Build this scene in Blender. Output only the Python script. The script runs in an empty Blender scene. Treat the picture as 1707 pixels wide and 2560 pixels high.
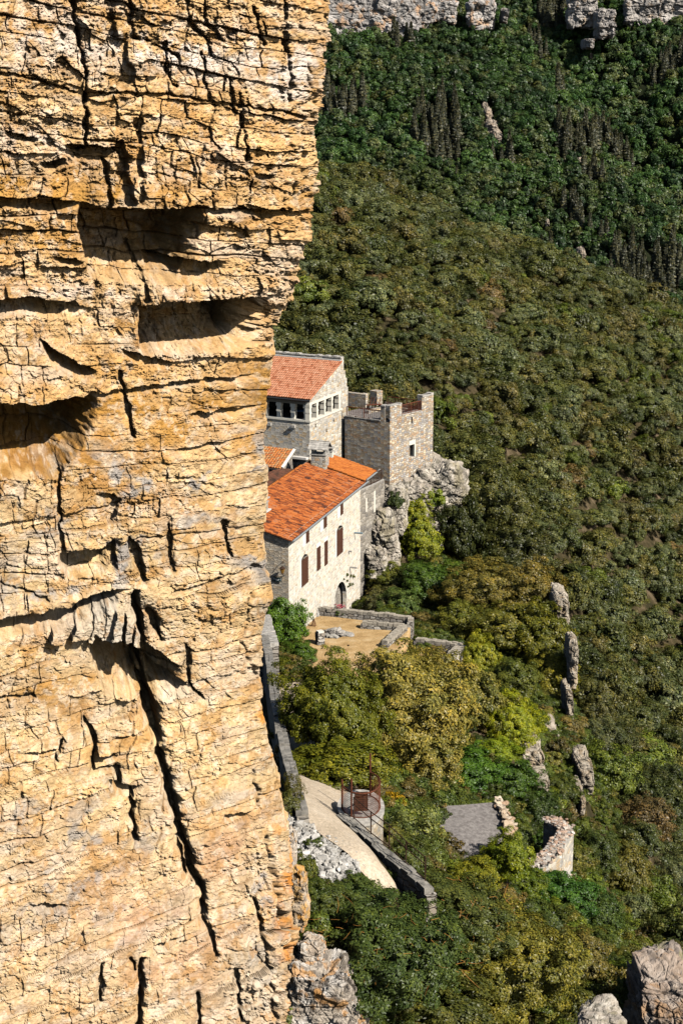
import bpy, math, random
import numpy as np
from mathutils import Vector, Matrix

# ------------------------------------------------------------------ camera, sky, sun, exposure
F = 4200.0; CX, CY = 853.5, 1280.0; PITCH = math.radians(14); CAMZ = 39.0
scene = bpy.context.scene
col = scene.collection
cd = bpy.data.cameras.new('camera'); cam = bpy.data.objects.new('camera', cd); col.objects.link(cam)
cam.location = (0, 0, CAMZ); cam.rotation_euler = (math.radians(90) - PITCH, 0, 0)
cd.sensor_fit = 'VERTICAL'; cd.sensor_height = 36; cd.lens = F / 2560 * 36
cd.clip_start = 0.5; cd.clip_end = 6000
scene.camera = cam
SUN_AZ = math.radians(-42)      # direction towards the sun in plan, from +X
SUN_EL = math.radians(40)
sd = bpy.data.lights.new('sun', 'SUN'); sun = bpy.data.objects.new('sun', sd); col.objects.link(sun)
sd.energy = 5.0; sd.angle = math.radians(0.5); sd.color = (1.0, 0.94, 0.85)
to_sun = Vector((math.cos(SUN_EL) * math.cos(SUN_AZ), math.cos(SUN_EL) * math.sin(SUN_AZ), math.sin(SUN_EL)))
sun.rotation_euler = to_sun.to_track_quat('Z', 'Y').to_euler(); sun.location = (0, 0, 300)
w = bpy.data.worlds.new('World'); scene.world = w; w.use_nodes = True
wt = w.node_tree; sky = wt.nodes.new('ShaderNodeTexSky'); sky.sky_type = 'NISHITA'; sky.sun_disc = False
sky.sun_elevation = SUN_EL; sky.sun_rotation = math.pi / 2 - SUN_AZ
bgn = wt.nodes['Background']; wt.links.new(sky.outputs[0], bgn.inputs[0]); bgn.inputs[1].default_value = 0.055
scene.view_settings.view_transform = 'Standard'; scene.view_settings.look = 'None'
scene.view_settings.exposure = 0.3; scene.view_settings.gamma = 1.0
scene.render.engine = 'CYCLES'
scene.cycles.max_bounces = 5; scene.cycles.diffuse_bounces = 0; scene.cycles.transparent_max_bounces = 4

# ------------------------------------------------------------------ pixel <-> world (design helpers)
PC, PS = math.cos(PITCH), math.sin(PITCH)
def ray(px, py):
    u = (np.asarray(px, float) - CX) / F; v = -(np.asarray(py, float) - CY) / F
    return u, PC + v * PS, -PS + v * PC
def onY(px, py, Y):
    a, b, c = ray(px, py); t = Y / b
    return np.stack([a * t, b * t, CAMZ + c * t], -1)
def onz(px, py, z):
    a, b, c = ray(px, py); t = (z - CAMZ) / c
    return np.stack([a * t, b * t, CAMZ + c * t], -1)
def onwall(px, py, A, d):
    """pixel -> (s, z) on the vertical plane through A along unit d"""
    a, b, c = ray(px, py)
    # A + s d = t (a,b)
    det = d[0] * (-b) + d[1] * a
    s = (-A[0] * (-b) - A[1] * a) / det
    t = (A[0] + s * d[0]) / a if abs(a) > abs(b) * 0.5 else (A[1] + s * d[1]) / b
    return float(s), float(CAMZ + c * t)
def proj(p):
    p = np.asarray(p, float); z = p[..., 2] - CAMZ
    dep = p[..., 1] * PC - z * PS; v = p[..., 1] * PS + z * PC
    return CX + F * p[..., 0] / dep, CY - F * v / dep, dep

# ------------------------------------------------------------------ noise
def h2(i, j, seed=0):
    n = (i.astype(np.int64) * 374761393 + j.astype(np.int64) * 668265263 + seed * 1274126177) & 0xffffffff
    n = ((n ^ (n >> 13)) * 1274126177) & 0xffffffff
    n = (n ^ (n >> 16)) * 2246822519 & 0xffffffff
    return ((n ^ (n >> 15)) & 0xffffff) / float(0x1000000)
def vn(x, y, seed=0):
    i = np.floor(x); j = np.floor(y); fx = x - i; fy = y - j
    fx = fx * fx * (3 - 2 * fx); fy = fy * fy * (3 - 2 * fy)
    a = h2(i, j, seed); b = h2(i + 1, j, seed); c = h2(i, j + 1, seed); d = h2(i + 1, j + 1, seed)
    return (a + (b - a) * fx) * (1 - fy) + (c + (d - c) * fx) * fy
def fbm(x, y, seed=0, o=4, g=0.5):
    s = 0; a = 1; t = 0
    for k in range(o):
        s = s + a * vn(x * 2 ** k + 13.7 * k, y * 2 ** k + 7.1 * k, seed + k); t += a; a *= g
    return s / t * 2 - 1
def ridged(x, y, seed=0, o=4, g=0.5):
    s = 0; a = 1; t = 0
    for k in range(o):
        s = s + a * (1 - abs(vn(x * 2 ** k + 3.7 * k, y * 2 ** k + 9.1 * k, seed + k) * 2 - 1)); t += a; a *= g
    return s / t
def cells(x, y, seed=0, jit=0.85):
    i = np.floor(x); j = np.floor(y)
    f1 = np.full(x.shape, 9.0); f2 = np.full(x.shape, 9.0); idv = np.zeros(x.shape)
    for a in (-1, 0, 1):
        for b in (-1, 0, 1):
            ci, cj = i + a, j + b
            r1 = h2(ci, cj, seed); r2 = h2(ci, cj, seed + 51)
            d = np.hypot(ci + .5 + (r1 - .5) * jit - x, cj + .5 + (r2 - .5) * jit - y)
            m = d < f1
            f2 = np.where(m, f1, np.minimum(f2, d)); idv = np.where(m, h2(ci, cj, seed + 97), idv); f1 = np.where(m, d, f1)
    return f1, f2, idv
def h3(i, j, k, seed=0):
    return h2(i + k * 57, j + k * 131, seed)
def vn3(p, seed=0):
    q = np.floor(p); f = p - q; f = f * f * (3 - 2 * f); i, j, k = q[..., 0], q[..., 1], q[..., 2]
    r = 0
    for a in (0, 1):
        for b in (0, 1):
            for c in (0, 1):
                r = r + h3(i + a, j + b, k + c, seed) * (f[..., 0] if a else 1 - f[..., 0]) * (f[..., 1] if b else 1 - f[..., 1]) * (f[..., 2] if c else 1 - f[..., 2])
    return r
def fbm3(p, seed=0, o=4, g=.5):
    s = 0; a = 1; t = 0
    for k in range(o):
        s = s + a * vn3(p * 2 ** k + 5.3 * k, seed + k); t += a; a *= g
    return s / t * 2 - 1
def cells3(p, seed=0):
    q = np.floor(p); f1 = np.full(p.shape[:-1], 9.0); f2 = f1.copy(); idv = np.zeros(p.shape[:-1])
    for a in (-1, 0, 1):
        for b in (-1, 0, 1):
            for c in (-1, 0, 1):
                i, j, k = q[..., 0] + a, q[..., 1] + b, q[..., 2] + c
                d = np.sqrt((i + h3(i, j, k, seed) - p[..., 0]) ** 2 + (j + h3(i, j, k, seed + 11) - p[..., 1]) ** 2 + (k + h3(i, j, k, seed + 23) - p[..., 2]) ** 2)
                m = d < f1
                f2 = np.where(m, f1, np.minimum(f2, d)); idv = np.where(m, h3(i, j, k, seed + 37), idv); f1 = np.where(m, d, f1)
    return f1, f2, idv
def sstep(a, b, x):
    t = np.clip((x - a) / (b - a), 0, 1); return t * t * (3 - 2 * t)

# ------------------------------------------------------------------ object helpers
def tag(o, label=None, cat=None, group=None, kind=None):
    if label: o['label'] = label
    if cat: o['category'] = cat
    if group: o['group'] = group
    if kind: o['kind'] = kind
    return o
def empty(name, loc, label, cat, group=None, kind=None):
    o = bpy.data.objects.new(name, None); col.objects.link(o); o.location = [float(v) for v in loc]
    return tag(o, label, cat, group, kind)
def np_mesh(name, V, Q, mats=(), uv=None, colr=None, smooth=False, midx=None, tri=False):
    V = np.asarray(V, np.float32).reshape(-1, 3); Q = np.asarray(Q, np.int32); n = 3 if tri else 4
    me = bpy.data.meshes.new(name)
    me.vertices.add(len(V)); me.vertices.foreach_set('co', V.ravel())
    me.loops.add(Q.size); me.loops.foreach_set('vertex_index', Q.ravel())
    me.polygons.add(len(Q)); me.polygons.foreach_set('loop_start', np.arange(0, Q.size, n, dtype=np.int32))
    me.polygons.foreach_set('loop_total', np.full(len(Q), n, np.int32))
    if midx is not None: me.polygons.foreach_set('material_index', np.asarray(midx, np.int32))
    me.update(calc_edges=True)
    if colr is not None:
        at = me.color_attributes.new('alb', 'FLOAT_COLOR', 'POINT')
        c4 = np.ones((len(V), 4), np.float32); c4[:, :3] = colr; at.data.foreach_set('color', c4.ravel())
    if uv is not None:
        ul = me.uv_layers.new(name='UVMap'); ul.data.foreach_set('uv', np.asarray(uv, np.float32)[Q.ravel()].ravel())
    me.polygons.foreach_set('use_smooth', np.full(len(Q), smooth, bool))
    for m in mats: me.materials.append(m)
    return me
def link(name, me, parent=None):
    o = bpy.data.objects.new(name, me); col.objects.link(o)
    if parent is not None:
        o.parent = parent; o.matrix_parent_inverse = Matrix.Translation(-Vector(parent.location))
    return o
def grid_quads(n, m):
    i = np.arange((n - 1) * (m - 1)); r, c = i // (m - 1), i % (m - 1); a = r * m + c
    return np.stack([a, a + 1, a + m + 1, a + m], -1)

class MB:
    """collects polygons with metre UVs; build() links them as one mesh object"""
    def __init__(s): s.v = []; s.f = []; s.uv = []; s.m = []
    def poly(s, pts, uvs=None, mi=0):
        pts = [Vector([float(c) for c in p]) for p in pts]
        if uvs is None:
            n = (pts[1] - pts[0]).cross(pts[-1] - pts[0])
            n = n.normalized() if n.length > 1e-9 else Vector((0, 0, 1))
            if abs(n.z) > .75: ua, va = Vector((1, 0, 0)), Vector((0, 1, 0))
            else:
                ua = Vector((-n.y, n.x, 0)).normalized(); va = Vector((0, 0, 1))
            uvs = [(p.dot(ua), p.dot(va)) for p in pts]
        b = len(s.v); s.v += pts; s.f.append(list(range(b, b + len(pts)))); s.uv += list(uvs); s.m.append(mi)
    def box(s, c, size, ang=0, mi=0, tilt=0):
        ca, sa = math.cos(ang), math.sin(ang); hx, hy, hz = [q / 2 for q in size]
        P = []
        for dz in (-hz, hz):
            for dx, dy in ((-hx, -hy), (hx, -hy), (hx, hy), (-hx, hy)):
                z = dz + tilt * dx
                P.append((c[0] + dx * ca - dy * sa, c[1] + dx * sa + dy * ca, c[2] + z))
        for f in ((3, 2, 1, 0), (4, 5, 6, 7), (0, 1, 5, 4), (1, 2, 6, 5), (2, 3, 7, 6), (3, 0, 4, 7)):
            s.poly([P[i] for i in f], mi=mi)
    def prism(s, base, z0, z1, mi=0):
        """base: ccw xy polygon; z1 may be list"""
        n = len(base); z1 = z1 if hasattr(z1, '__len__') else [z1] * n; z0 = z0 if hasattr(z0, '__len__') else [z0] * n
        b = [(p[0], p[1], z) for p, z in zip(base, z0)]; t = [(p[0], p[1], z) for p, z in zip(base, z1)]
        s.poly(t, mi=mi); s.poly(b[::-1], mi=mi)
        for i in range(n):
            j = (i + 1) % n; s.poly([b[i], b[j], t[j], t[i]], mi=mi)
    def tube(s, pts, r, n=6, mi=0, cap=True):
        pts = [Vector([float(c) for c in p]) for p in pts]; rs = r if hasattr(r, '__len__') else [r] * len(pts)
        rings = []
        for i, p in enumerate(pts):
            d = (pts[min(i + 1, len(pts) - 1)] - pts[max(i - 1, 0)]).normalized()
            u = d.cross(Vector((0, 0, 1)));
            if u.length < .1: u = Vector((1, 0, 0))
            u.normalize(); v = d.cross(u)
            rings.append([p + (u * math.cos(a) + v * math.sin(a)) * rs[i] for a in [k * 2 * math.pi / n for k in range(n)]])
        for a, b in zip(rings, rings[1:]):
            for k in range(n):
                s.poly([a[k], a[(k + 1) % n], b[(k + 1) % n], b[k]], mi=mi)
        if cap: s.poly(rings[0][::-1], mi=mi); s.poly(rings[-1], mi=mi)
    def build(s, name, mat, parent=None, smooth=False, bevel=0):
        me = bpy.data.meshes.new(name); me.from_pydata([tuple(v) for v in s.v], [], s.f)
        ul = me.uv_layers.new(name='UVMap')
        ul.data.foreach_set('uv', np.array([s.uv[i] for f in s.f for i in f], np.float32).ravel())
        me.polygons.foreach_set('material_index', np.array(s.m, np.int32))
        for m in (mat if isinstance(mat, (list, tuple)) else [mat]): me.materials.append(m)
        if smooth: me.polygons.foreach_set('use_smooth', np.ones(len(s.f), bool))
        me.update(); o = link(name, me, parent)
        return o

# ------------------------------------------------------------------ materials
def nmat(name):
    m = bpy.data.materials.new(name); m.use_nodes = True; nt = m.node_tree
    b = nt.nodes['Principled BSDF']; b.inputs['Roughness'].default_value = .85
    b.inputs['Specular IOR Level'].default_value = .25
    return m, nt, b
def ramp(nt, fac, stops, interp='LINEAR'):
    r = nt.nodes.new('ShaderNodeValToRGB'); r.color_ramp.interpolation = interp
    e = r.color_ramp.elements
    while len(e) < len(stops): e.new(.5)
    for q, (p, c) in zip(e, stops): q.position = p; q.color = (*c, 1) if len(c) == 3 else c
    nt.links.new(fac, r.inputs[0]); return r.outputs[0]
def noise(nt, vec, scale, detail=4, rough=.55, dist=0):
    n = nt.nodes.new('ShaderNodeTexNoise'); n.inputs['Scale'].default_value = scale; n.inputs['Detail'].default_value = detail
    n.inputs['Roughness'].default_value = rough; n.inputs['Distortion'].default_value = dist
    if vec is not None: nt.links.new(vec, n.inputs['Vector'])
    return n
def mix(nt, f, a, b, mode='MIX'):
    m = nt.nodes.new('ShaderNodeMix'); m.data_type = 'RGBA'; m.blend_type = mode
    for s, v in ((m.inputs[0], f), (m.inputs[6], a), (m.inputs[7], b)):
        if isinstance(v, (int, float)): s.default_value = v
        elif isinstance(v, tuple): s.default_value = (*v, 1)
        else: nt.links.new(v, s)
    return m.outputs[2]
def math_n(nt, op, a, b=0.5, c=None):
    m = nt.nodes.new('ShaderNodeMath'); m.operation = op
    for s, v in zip(m.inputs, (a, b, c)):
        if v is None: continue
        if isinstance(v, (int, float)): s.default_value = v
        else: nt.links.new(v, s)
    return m.outputs[0]
def bump(nt, h, strength, dist, b, prev=None):
    n = nt.nodes.new('ShaderNodeBump'); n.inputs['Strength'].default_value = strength; n.inputs['Distance'].default_value = dist
    nt.links.new(h, n.inputs['Height'])
    if prev is not None: nt.links.new(prev, n.inputs['Normal'])
    if b is not None: nt.links.new(n.outputs[0], b.inputs['Normal'])
    return n.outputs[0]
def coords(nt, which='Object', scale=(1, 1, 1)):
    t = nt.nodes.new('ShaderNodeTexCoord'); mp = nt.nodes.new('ShaderNodeMapping'); mp.inputs['Scale'].default_value = scale
    nt.links.new(t.outputs[which], mp.inputs[0]); return mp.outputs[0]

def m_rock(name, fine=3.0, bstr=.6, bdist=.12):
    """albedo from the mesh's own rock-colour attribute, with fine pitting and grain"""
    m, nt, b = nmat(name)
    a = nt.nodes.new('ShaderNodeAttribute'); a.attribute_name = 'alb'
    c = coords(nt)
    n1 = noise(nt, c, fine, 8, .65); n2 = noise(nt, c, fine * 5, 5, .7)
    f = ramp(nt, n1.outputs[0], [(.3, (.72, .68, .62)), (.5, (1, 1, 1)), (.72, (1.12, 1.1, 1.08))])
    f2 = ramp(nt, n2.outputs[0], [(.35, (.82, .8, .78)), (.55, (1, 1, 1)), (.8, (1.12, 1.12, 1.12))])
    q = mix(nt, 1.0, a.outputs['Color'], f, 'MULTIPLY'); q = mix(nt, 1.0, q, f2, 'MULTIPLY')
    nt.links.new(q, b.inputs['Base Color']); b.inputs['Roughness'].default_value = .95; b.inputs['Specular IOR Level'].default_value = .1
    p = bump(nt, n1.outputs[0], bstr, bdist, None)
    bump(nt, n2.outputs[0], bstr, bdist * .25, b, p)
    return m
def m_masonry(name, stones, mortar, su=2.6, sv=5.0, bstr=1.0, bdist=.06, edge=.06, white=0.0):
    m, nt, b = nmat(name)
    c = coords(nt, 'UV', (su, sv, 1))
    wn = noise(nt, c, .9, 3, .6)
    add = nt.nodes.new('ShaderNodeVectorMath'); add.operation = 'MULTIPLY_ADD'
    nt.links.new(wn.outputs['Color'], add.inputs[0]); add.inputs[1].default_value = (.55, .55, 0); nt.links.new(c, add.inputs[2])
    v1 = nt.nodes.new('ShaderNodeTexVoronoi'); v1.voronoi_dimensions = '2D'; v1.inputs['Scale'].default_value = 1; v1.inputs['Randomness'].default_value = .75
    v2 = nt.nodes.new('ShaderNodeTexVoronoi'); v2.voronoi_dimensions = '2D'; v2.feature = 'DISTANCE_TO_EDGE'; v2.inputs['Scale'].default_value = 1; v2.inputs['Randomness'].default_value = .75
    for v in (v1, v2): nt.links.new(add.outputs[0], v.inputs['Vector'])
    sep = nt.nodes.new('ShaderNodeSeparateColor'); nt.links.new(v1.outputs['Color'], sep.inputs[0])
    k = len(stones); cs = ramp(nt, sep.outputs[0], [(i / k, s) for i, s in enumerate(stones)], 'CONSTANT')
    br = ramp(nt, sep.outputs[1], [(0, (.68, .68, .68)), (1, (1.22, 1.22, 1.22))])
    cs = mix(nt, 1.0, cs, br, 'MULTIPLY')
    gr = noise(nt, coords(nt, 'UV'), 14, 5, .7)
    cs = mix(nt, 1.0, cs, ramp(nt, gr.outputs[0], [(.3, (.75, .75, .75)), (.7, (1.18, 1.18, 1.18))]), 'MULTIPLY')
    big = noise(nt, coords(nt, 'UV'), .5, 4, .6)
    ed = nt.nodes.new('ShaderNodeMapRange'); ed.inputs['From Min'].default_value = 0; ed.inputs['From Max'].default_value = edge * 2
    nt.links.new(v2.outputs['Distance'], ed.inputs['Value'])
    q = mix(nt, ed.outputs[0], mortar, cs)
    q = mix(nt, ramp(nt, big.outputs[0], [(.4, (0, 0, 0)), (.65, (.35, .35, .35))]), q, mix(nt, .5, q, (.33, .27, .2)))
    if white: q = mix(nt, white, q, (.72, .66, .56))
    nt.links.new(q, b.inputs['Base Color']); b.inputs['Roughness'].default_value = .92
    hh = math_n(nt, 'MULTIPLY_ADD', sep.outputs[2], .5, ed.outputs[0]); hh = math_n(nt, 'MULTIPLY_ADD', gr.outputs[0], .35, hh)
    bump(nt, hh, bstr, bdist, b)
    return m
def m_tiles(name, cols_):
    """tile colour picked by the per-tile value stored on the mesh, weathered by noise"""
    m, nt, b = nmat(name)
    a = nt.nodes.new('ShaderNodeAttribute'); a.attribute_name = 'alb'
    sep = nt.nodes.new('ShaderNodeSeparateColor'); nt.links.new(a.outputs['Color'], sep.inputs[0])
    cc = coords(nt); n = noise(nt, cc, 1.1, 5, .65); n2 = noise(nt, cc, 9, 4, .7)
    v = math_n(nt, 'MULTIPLY_ADD', n.outputs[0], 1.5, math_n(nt, 'MULTIPLY', sep.outputs[0], .8)); v = math_n(nt, 'SUBTRACT', v, .66)
    c = ramp(nt, v, [(i / (len(cols_) - 1), q) for i, q in enumerate(cols_)])
    c = mix(nt, 1.0, c, ramp(nt, n2.outputs[0], [(.3, (.7, .66, .62)), (.6, (1.05, 1.05, 1.05))]), 'MULTIPLY')
    nt.links.new(c, b.inputs['Base Color']); b.inputs['Roughness'].default_value = .8
    bump(nt, n2.outputs[0], .4, .02, b)
    return m
def m_plain(name, c1, c2, scale=6, rough=.8, metal=0, bstr=.3, bdist=.02, spec=.3):
    m, nt, b = nmat(name); cc = coords(nt); n = noise(nt, cc, scale, 6, .65)
    nt.links.new(ramp(nt, n.outputs[0], [(.32, c1), (.68, c2)]), b.inputs['Base Color'])
    b.inputs['Roughness'].default_value = rough; b.inputs['Metallic'].default_value = metal; b.inputs['Specular IOR Level'].default_value = spec
    bump(nt, n.outputs[0], bstr, bdist, b); return m
def m_leaf(name='foliage'):
    """one foliage material: hue per tree (property tcol), varied leaf by leaf and twig by twig"""
    m, nt, b = nmat(name); nt.nodes.remove(b); out = nt.nodes['Material Output']
    t = nt.nodes.new('ShaderNodeAttribute'); t.attribute_type = 'INSTANCER'; t.attribute_name = 'tcol'
    l = nt.nodes.new('ShaderNodeAttribute'); l.attribute_name = 'alb'
    sep = nt.nodes.new('ShaderNodeSeparateColor'); nt.links.new(l.outputs['Color'], sep.inputs[0])
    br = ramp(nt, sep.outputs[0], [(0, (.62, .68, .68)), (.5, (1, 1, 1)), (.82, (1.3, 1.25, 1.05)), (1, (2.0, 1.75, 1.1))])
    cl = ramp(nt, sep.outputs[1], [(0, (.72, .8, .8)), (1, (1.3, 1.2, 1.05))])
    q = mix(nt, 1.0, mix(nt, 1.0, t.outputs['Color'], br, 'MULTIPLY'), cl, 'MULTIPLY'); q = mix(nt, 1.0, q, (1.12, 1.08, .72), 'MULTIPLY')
    d = nt.nodes.new('ShaderNodeBsdfDiffuse'); tr = nt.nodes.new('ShaderNodeBsdfTranslucent'); g = nt.nodes.new('ShaderNodeBsdfGlossy')
    g.inputs['Roughness'].default_value = .45; g.inputs['Color'].default_value = (.5, .5, .5, 1)
    nt.links.new(q, d.inputs[0]); nt.links.new(mix(nt, 1.0, q, (1.1, 1.2, .5), 'MULTIPLY'), tr.inputs[0])
    m1 = nt.nodes.new('ShaderNodeMixShader'); m1.inputs[0].default_value = .22; nt.links.new(d.outputs[0], m1.inputs[1]); nt.links.new(tr.outputs[0], m1.inputs[2])
    m2 = nt.nodes.new('ShaderNodeMixShader'); m2.inputs[0].default_value = .05; nt.links.new(m1.outputs[0], m2.inputs[1]); nt.links.new(g.outputs[0], m2.inputs[2])
    nt.links.new(m2.outputs[0], out.inputs[0]); return m
def m_ground(name, c1, c2, c3, sc=.8):
    m, nt, b = nmat(name); cc = coords(nt); n = noise(nt, cc, sc, 8, .65); n2 = noise(nt, cc, sc * 12, 6, .7)
    q = ramp(nt, n.outputs[0], [(.35, c1), (.5, c2), (.66, c3)])
    q = mix(nt, 1.0, q, ramp(nt, n2.outputs[0], [(.3, (.65, .65, .65)), (.7, (1.25, 1.25, 1.25))]), 'MULTIPLY')
    nt.links.new(q, b.inputs['Base Color']); b.inputs['Roughness'].default_value = 1; b.inputs['Specular IOR Level'].default_value = .05
    bump(nt, n2.outputs[0], .8, .08, b); return m

M = {}
M['rock'] = m_rock('limestone', 2.2, .9, .07)
M['rock_far'] = m_rock('far limestone', .35, .9, .7)
M['leaf'] = m_leaf()
M['bark'] = m_plain('bark', (.07, .055, .04), (.2, .17, .14), 8, .95, bstr=.8)
M['tower'] = m_masonry('tower rubble stone', [(.48, .38, .27), (.62, .53, .42), (.42, .40, .39), (.70, .64, .54), (.55, .37, .23), (.53, .49, .44), (.72, .58, .40)], (.40, .34, .27), 2.6, 5.2, .8, .07, .06)
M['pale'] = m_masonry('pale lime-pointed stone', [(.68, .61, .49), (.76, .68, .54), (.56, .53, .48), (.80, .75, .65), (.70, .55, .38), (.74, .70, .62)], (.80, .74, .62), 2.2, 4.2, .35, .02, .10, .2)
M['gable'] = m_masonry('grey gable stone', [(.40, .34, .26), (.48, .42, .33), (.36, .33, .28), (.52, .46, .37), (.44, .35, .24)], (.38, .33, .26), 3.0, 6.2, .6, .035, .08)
M['loggia'] = m_masonry('loggia rubble stone', [(.62, .55, .44), (.74, .68, .57), (.52, .50, .46), (.78, .73, .63), (.64, .48, .30), (.60, .56, .50)], (.60, .54, .44), 2.4, 4.8, .6, .05, .06)
M['dry'] = m_masonry('grey dry stone', [(.36, .33, .29), (.46, .42, .37), (.28, .26, .23), (.52, .48, .42), (.40, .34, .27)], (.12, .10, .08), 2.0, 3.6, 1.0, .09, .07)
M['stain'] = m_masonry('stained retaining stone', [(.30, .27, .23), (.42, .38, .32), (.24, .22, .20), (.48, .44, .38)], (.30, .27, .22), 1.6, 3.0, .7, .05, .08)
M['dressed'] = m_plain('dressed pale stone', (.70, .65, .54), (.82, .78, .68), 5, .85, bstr=.3)
M['cap'] = m_plain('lichened stone', (.26, .245, .22), (.62, .58, .52), 3.2, .95, bstr=1, bdist=.05)
M['tile_new'] = m_tiles('salmon tiles', [(.34, .11, .05), (.48, .18, .09), (.58, .27, .16), (.50, .21, .11), (.62, .33, .21)])
M['tile_old'] = m_tiles('weathered orange tiles', [(.07, .028, .018), (.17, .05, .02), (.34, .09, .025), (.48, .13, .03), (.56, .18, .045), (.40, .17, .09)])
M['tile_orange'] = m_tiles('orange tiles', [(.30, .08, .02), (.52, .15, .03), (.60, .20, .04), (.50, .15, .04)])
M['tile_mix'] = m_tiles('mixed straw and orange tiles', [(.35, .22, .10), (.55, .16, .04), (.66, .22, .05), (.52, .34, .17), (.42, .13, .05), (.60, .20, .05)])
M['tile_dark'] = m_tiles('dark weathered tiles', [(.05, .03, .02), (.10, .05, .03), (.18, .07, .04), (.14, .08, .05)])  # shadow on the rear slope is put into these tones, along with weathering
M['tile_red'] = m_tiles('dull red tiles', [(.34, .13, .08), (.48, .20, .12), (.42, .16, .09)])
M['wood'] = m_plain('brown shutter wood', (.06, .025, .015), (.12, .05, .03), 20, .6)
M['wood_old'] = m_plain('grey wood', (.2, .17, .13), (.3, .26, .2), 12, .9)
M['dark'] = m_plain('dim interior plaster', (.06, .05, .045), (.09, .08, .07), 2, .9)  # near-black colour stands for the darkness inside openings and loggia
M['cap_dark'] = m_plain('dark lichened mortar', (.085, .082, .075), (.40, .37, .32), 2.4, .95, bstr=1, bdist=.05)
M['cap_warm'] = m_plain('warm grey capstone', (.26, .23, .18), (.52, .46, .37), 4, .95, bstr=1, bdist=.04)
M['zinc'] = m_plain('zinc gutter', (.30, .32, .33), (.45, .47, .48), 6, .5, .4)
M['dkmetal'] = m_plain('dark painted gutter', (.03, .035, .04), (.06, .065, .07), 6, .45, .3)
M['white'] = m_plain('white plastic', (.66, .68, .70), (.78, .80, .82), 4, .5)
M['bluepipe'] = m_plain('blue grey pipe', (.12, .2, .26), (.2, .3, .36), 6, .5)
M['limewash'] = m_plain('white limewash', (.80, .78, .72), (.87, .86, .82), 6, .9)
M['mortarw'] = m_plain('white mortar', (.66, .62, .56), (.8, .77, .72), 6, .9)
M['rust'] = m_plain('rusted iron', (.07, .022, .012), (.20, .065, .03), 9, .8, .2)
M['rustd'] = m_plain('dark rusted iron', (.03, .018, .012), (.08, .04, .025), 9, .8, .2)
M['sign'] = m_plain('dark green sign enamel', (.01, .03, .03), (.015, .05, .05), 6, .4)
M['slab'] = m_ground('grey cement roof', (.20, .18, .165), (.29, .265, .25), (.40, .37, .34), 5)
M['path'] = m_ground('beige gravel', (.52, .42, .30), (.60, .49, .36), (.66, .56, .43), .6)
M['dry_grass'] = m_ground('dry grass', (.42, .27, .12), (.56, .37, .17), (.64, .47, .26), .8)
M['soil'] = m_ground('stony soil with leaf litter', (.035, .032, .016), (.07, .055, .028), (.16, .12, .075), .35)
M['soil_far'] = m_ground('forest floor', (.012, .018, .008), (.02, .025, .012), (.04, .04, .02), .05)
M['flower'] = m_plain('pink blossom', (.62, .09, .12), (.75, .22, .26), 30, .7)
M['lamp'] = m_plain('amber lamp glass', (.2, .10, .02), (.3, .17, .04), 6, .3)
M['cloth'] = m_plain('blue cloth', (.05, .10, .2), (.08, .15, .3), 6, .8)

# ------------------------------------------------------------------ the near cliff
def polyd(px, py, pts):
    """distance in design units to a polyline"""
    d = np.full(px.shape, 1e9)
    for (x0, y0), (x1, y1) in zip(pts, pts[1:]):
        dx, dy = x1 - x0, y1 - y0; t = np.clip(((px - x0) * dx + (py - y0) * dy) / (dx * dx + dy * dy), 0, 1)
        d = np.minimum(d, np.hypot(px - x0 - t * dx, py - y0 - t * dy))
    return d
SIL = [(-400, 850), (-250, 836), (0, 820), (100, 815), (180, 803), (300, 793), (420, 787), (520, 785), (600, 766), (680, 742), (740, 716), (770, 693), (830, 680), (900, 668), (960, 662), (1050, 655), (1150, 652), (1260, 650), (1330, 648), (1420, 657), (1500, 667), (1560, 645), (1700, 643), (1780, 652), (1850, 668), (1920, 690), (2000, 705), (2080, 718), (2200, 728), (2300, 742), (2370, 752), (2450, 756), (2560, 760), (2750, 770), (2900, 780)]
LEDGES = [  # lip polyline, depth m, fall px
    ([(205, 503), (250, 512), (330, 517), (420, 518), (515, 512)], 1.75, 190), ([(500, 514), (600, 516), (700, 522), (795, 532)], .35, 22),
    ([(-60, 484), (60, 490), (150, 498), (215, 505)], .5, 34), ([(340, 757), (420, 748), (560, 742), (668, 738)], 1.6, 135),
    ([(385, 640), (450, 645), (565, 652)], .7, 60), ([(-60, 748), (60, 742), (200, 758)], .6, 46), ([(-100, 1008), (0, 1006), (120, 1002), (240, 984)], 1.9, 190),
    ([(235, 984), (330, 965), (480, 945), (645, 932)], .3, 18), ([(480, 1030), (560, 1022), (625, 1010)], .35, 26),
    ([(150, 1383), (215, 1372), (295, 1345)], .8, 70), ([(-60, 1556), (60, 1535), (110, 1525), (200, 1508), (300, 1480)], .7, 52),
    ([(240, 1582), (300, 1592), (380, 1610), (455, 1660)], 1.3, 150), ([(180, 1500), (240, 1480), (320, 1468)], .5, 40),
    ([(110, 400), (160, 398)], .5, 26), ([(165, 360), (260, 362), (310, 372)], .6, 46), ([(0, 325), (90, 345)], .3, 20),
    ([(640, 430), (690, 436)], .35, 22), ([(240, 1890), (300, 1880)], .4, 34), ([(280, 1950), (345, 1965)], .4, 30), ([(110, 850), (240, 930)], .5, 50),
    ([(60, 1880), (160, 1870)], .2, 16), ([(350, 2380), (480, 2330)], .25, 18), ([(140, 640), (200, 655)], .3, 20), ([(400, 1690), (470, 1700)], .5, 40),
    ([(560, 2035), (640, 2022)], .35, 26), ([(70, 2250), (170, 2262)], .3, 20), ([(420, 1120), (560, 1105)], .15, 12), ([(300, 870), (430, 900)], .3, 26)]
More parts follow.
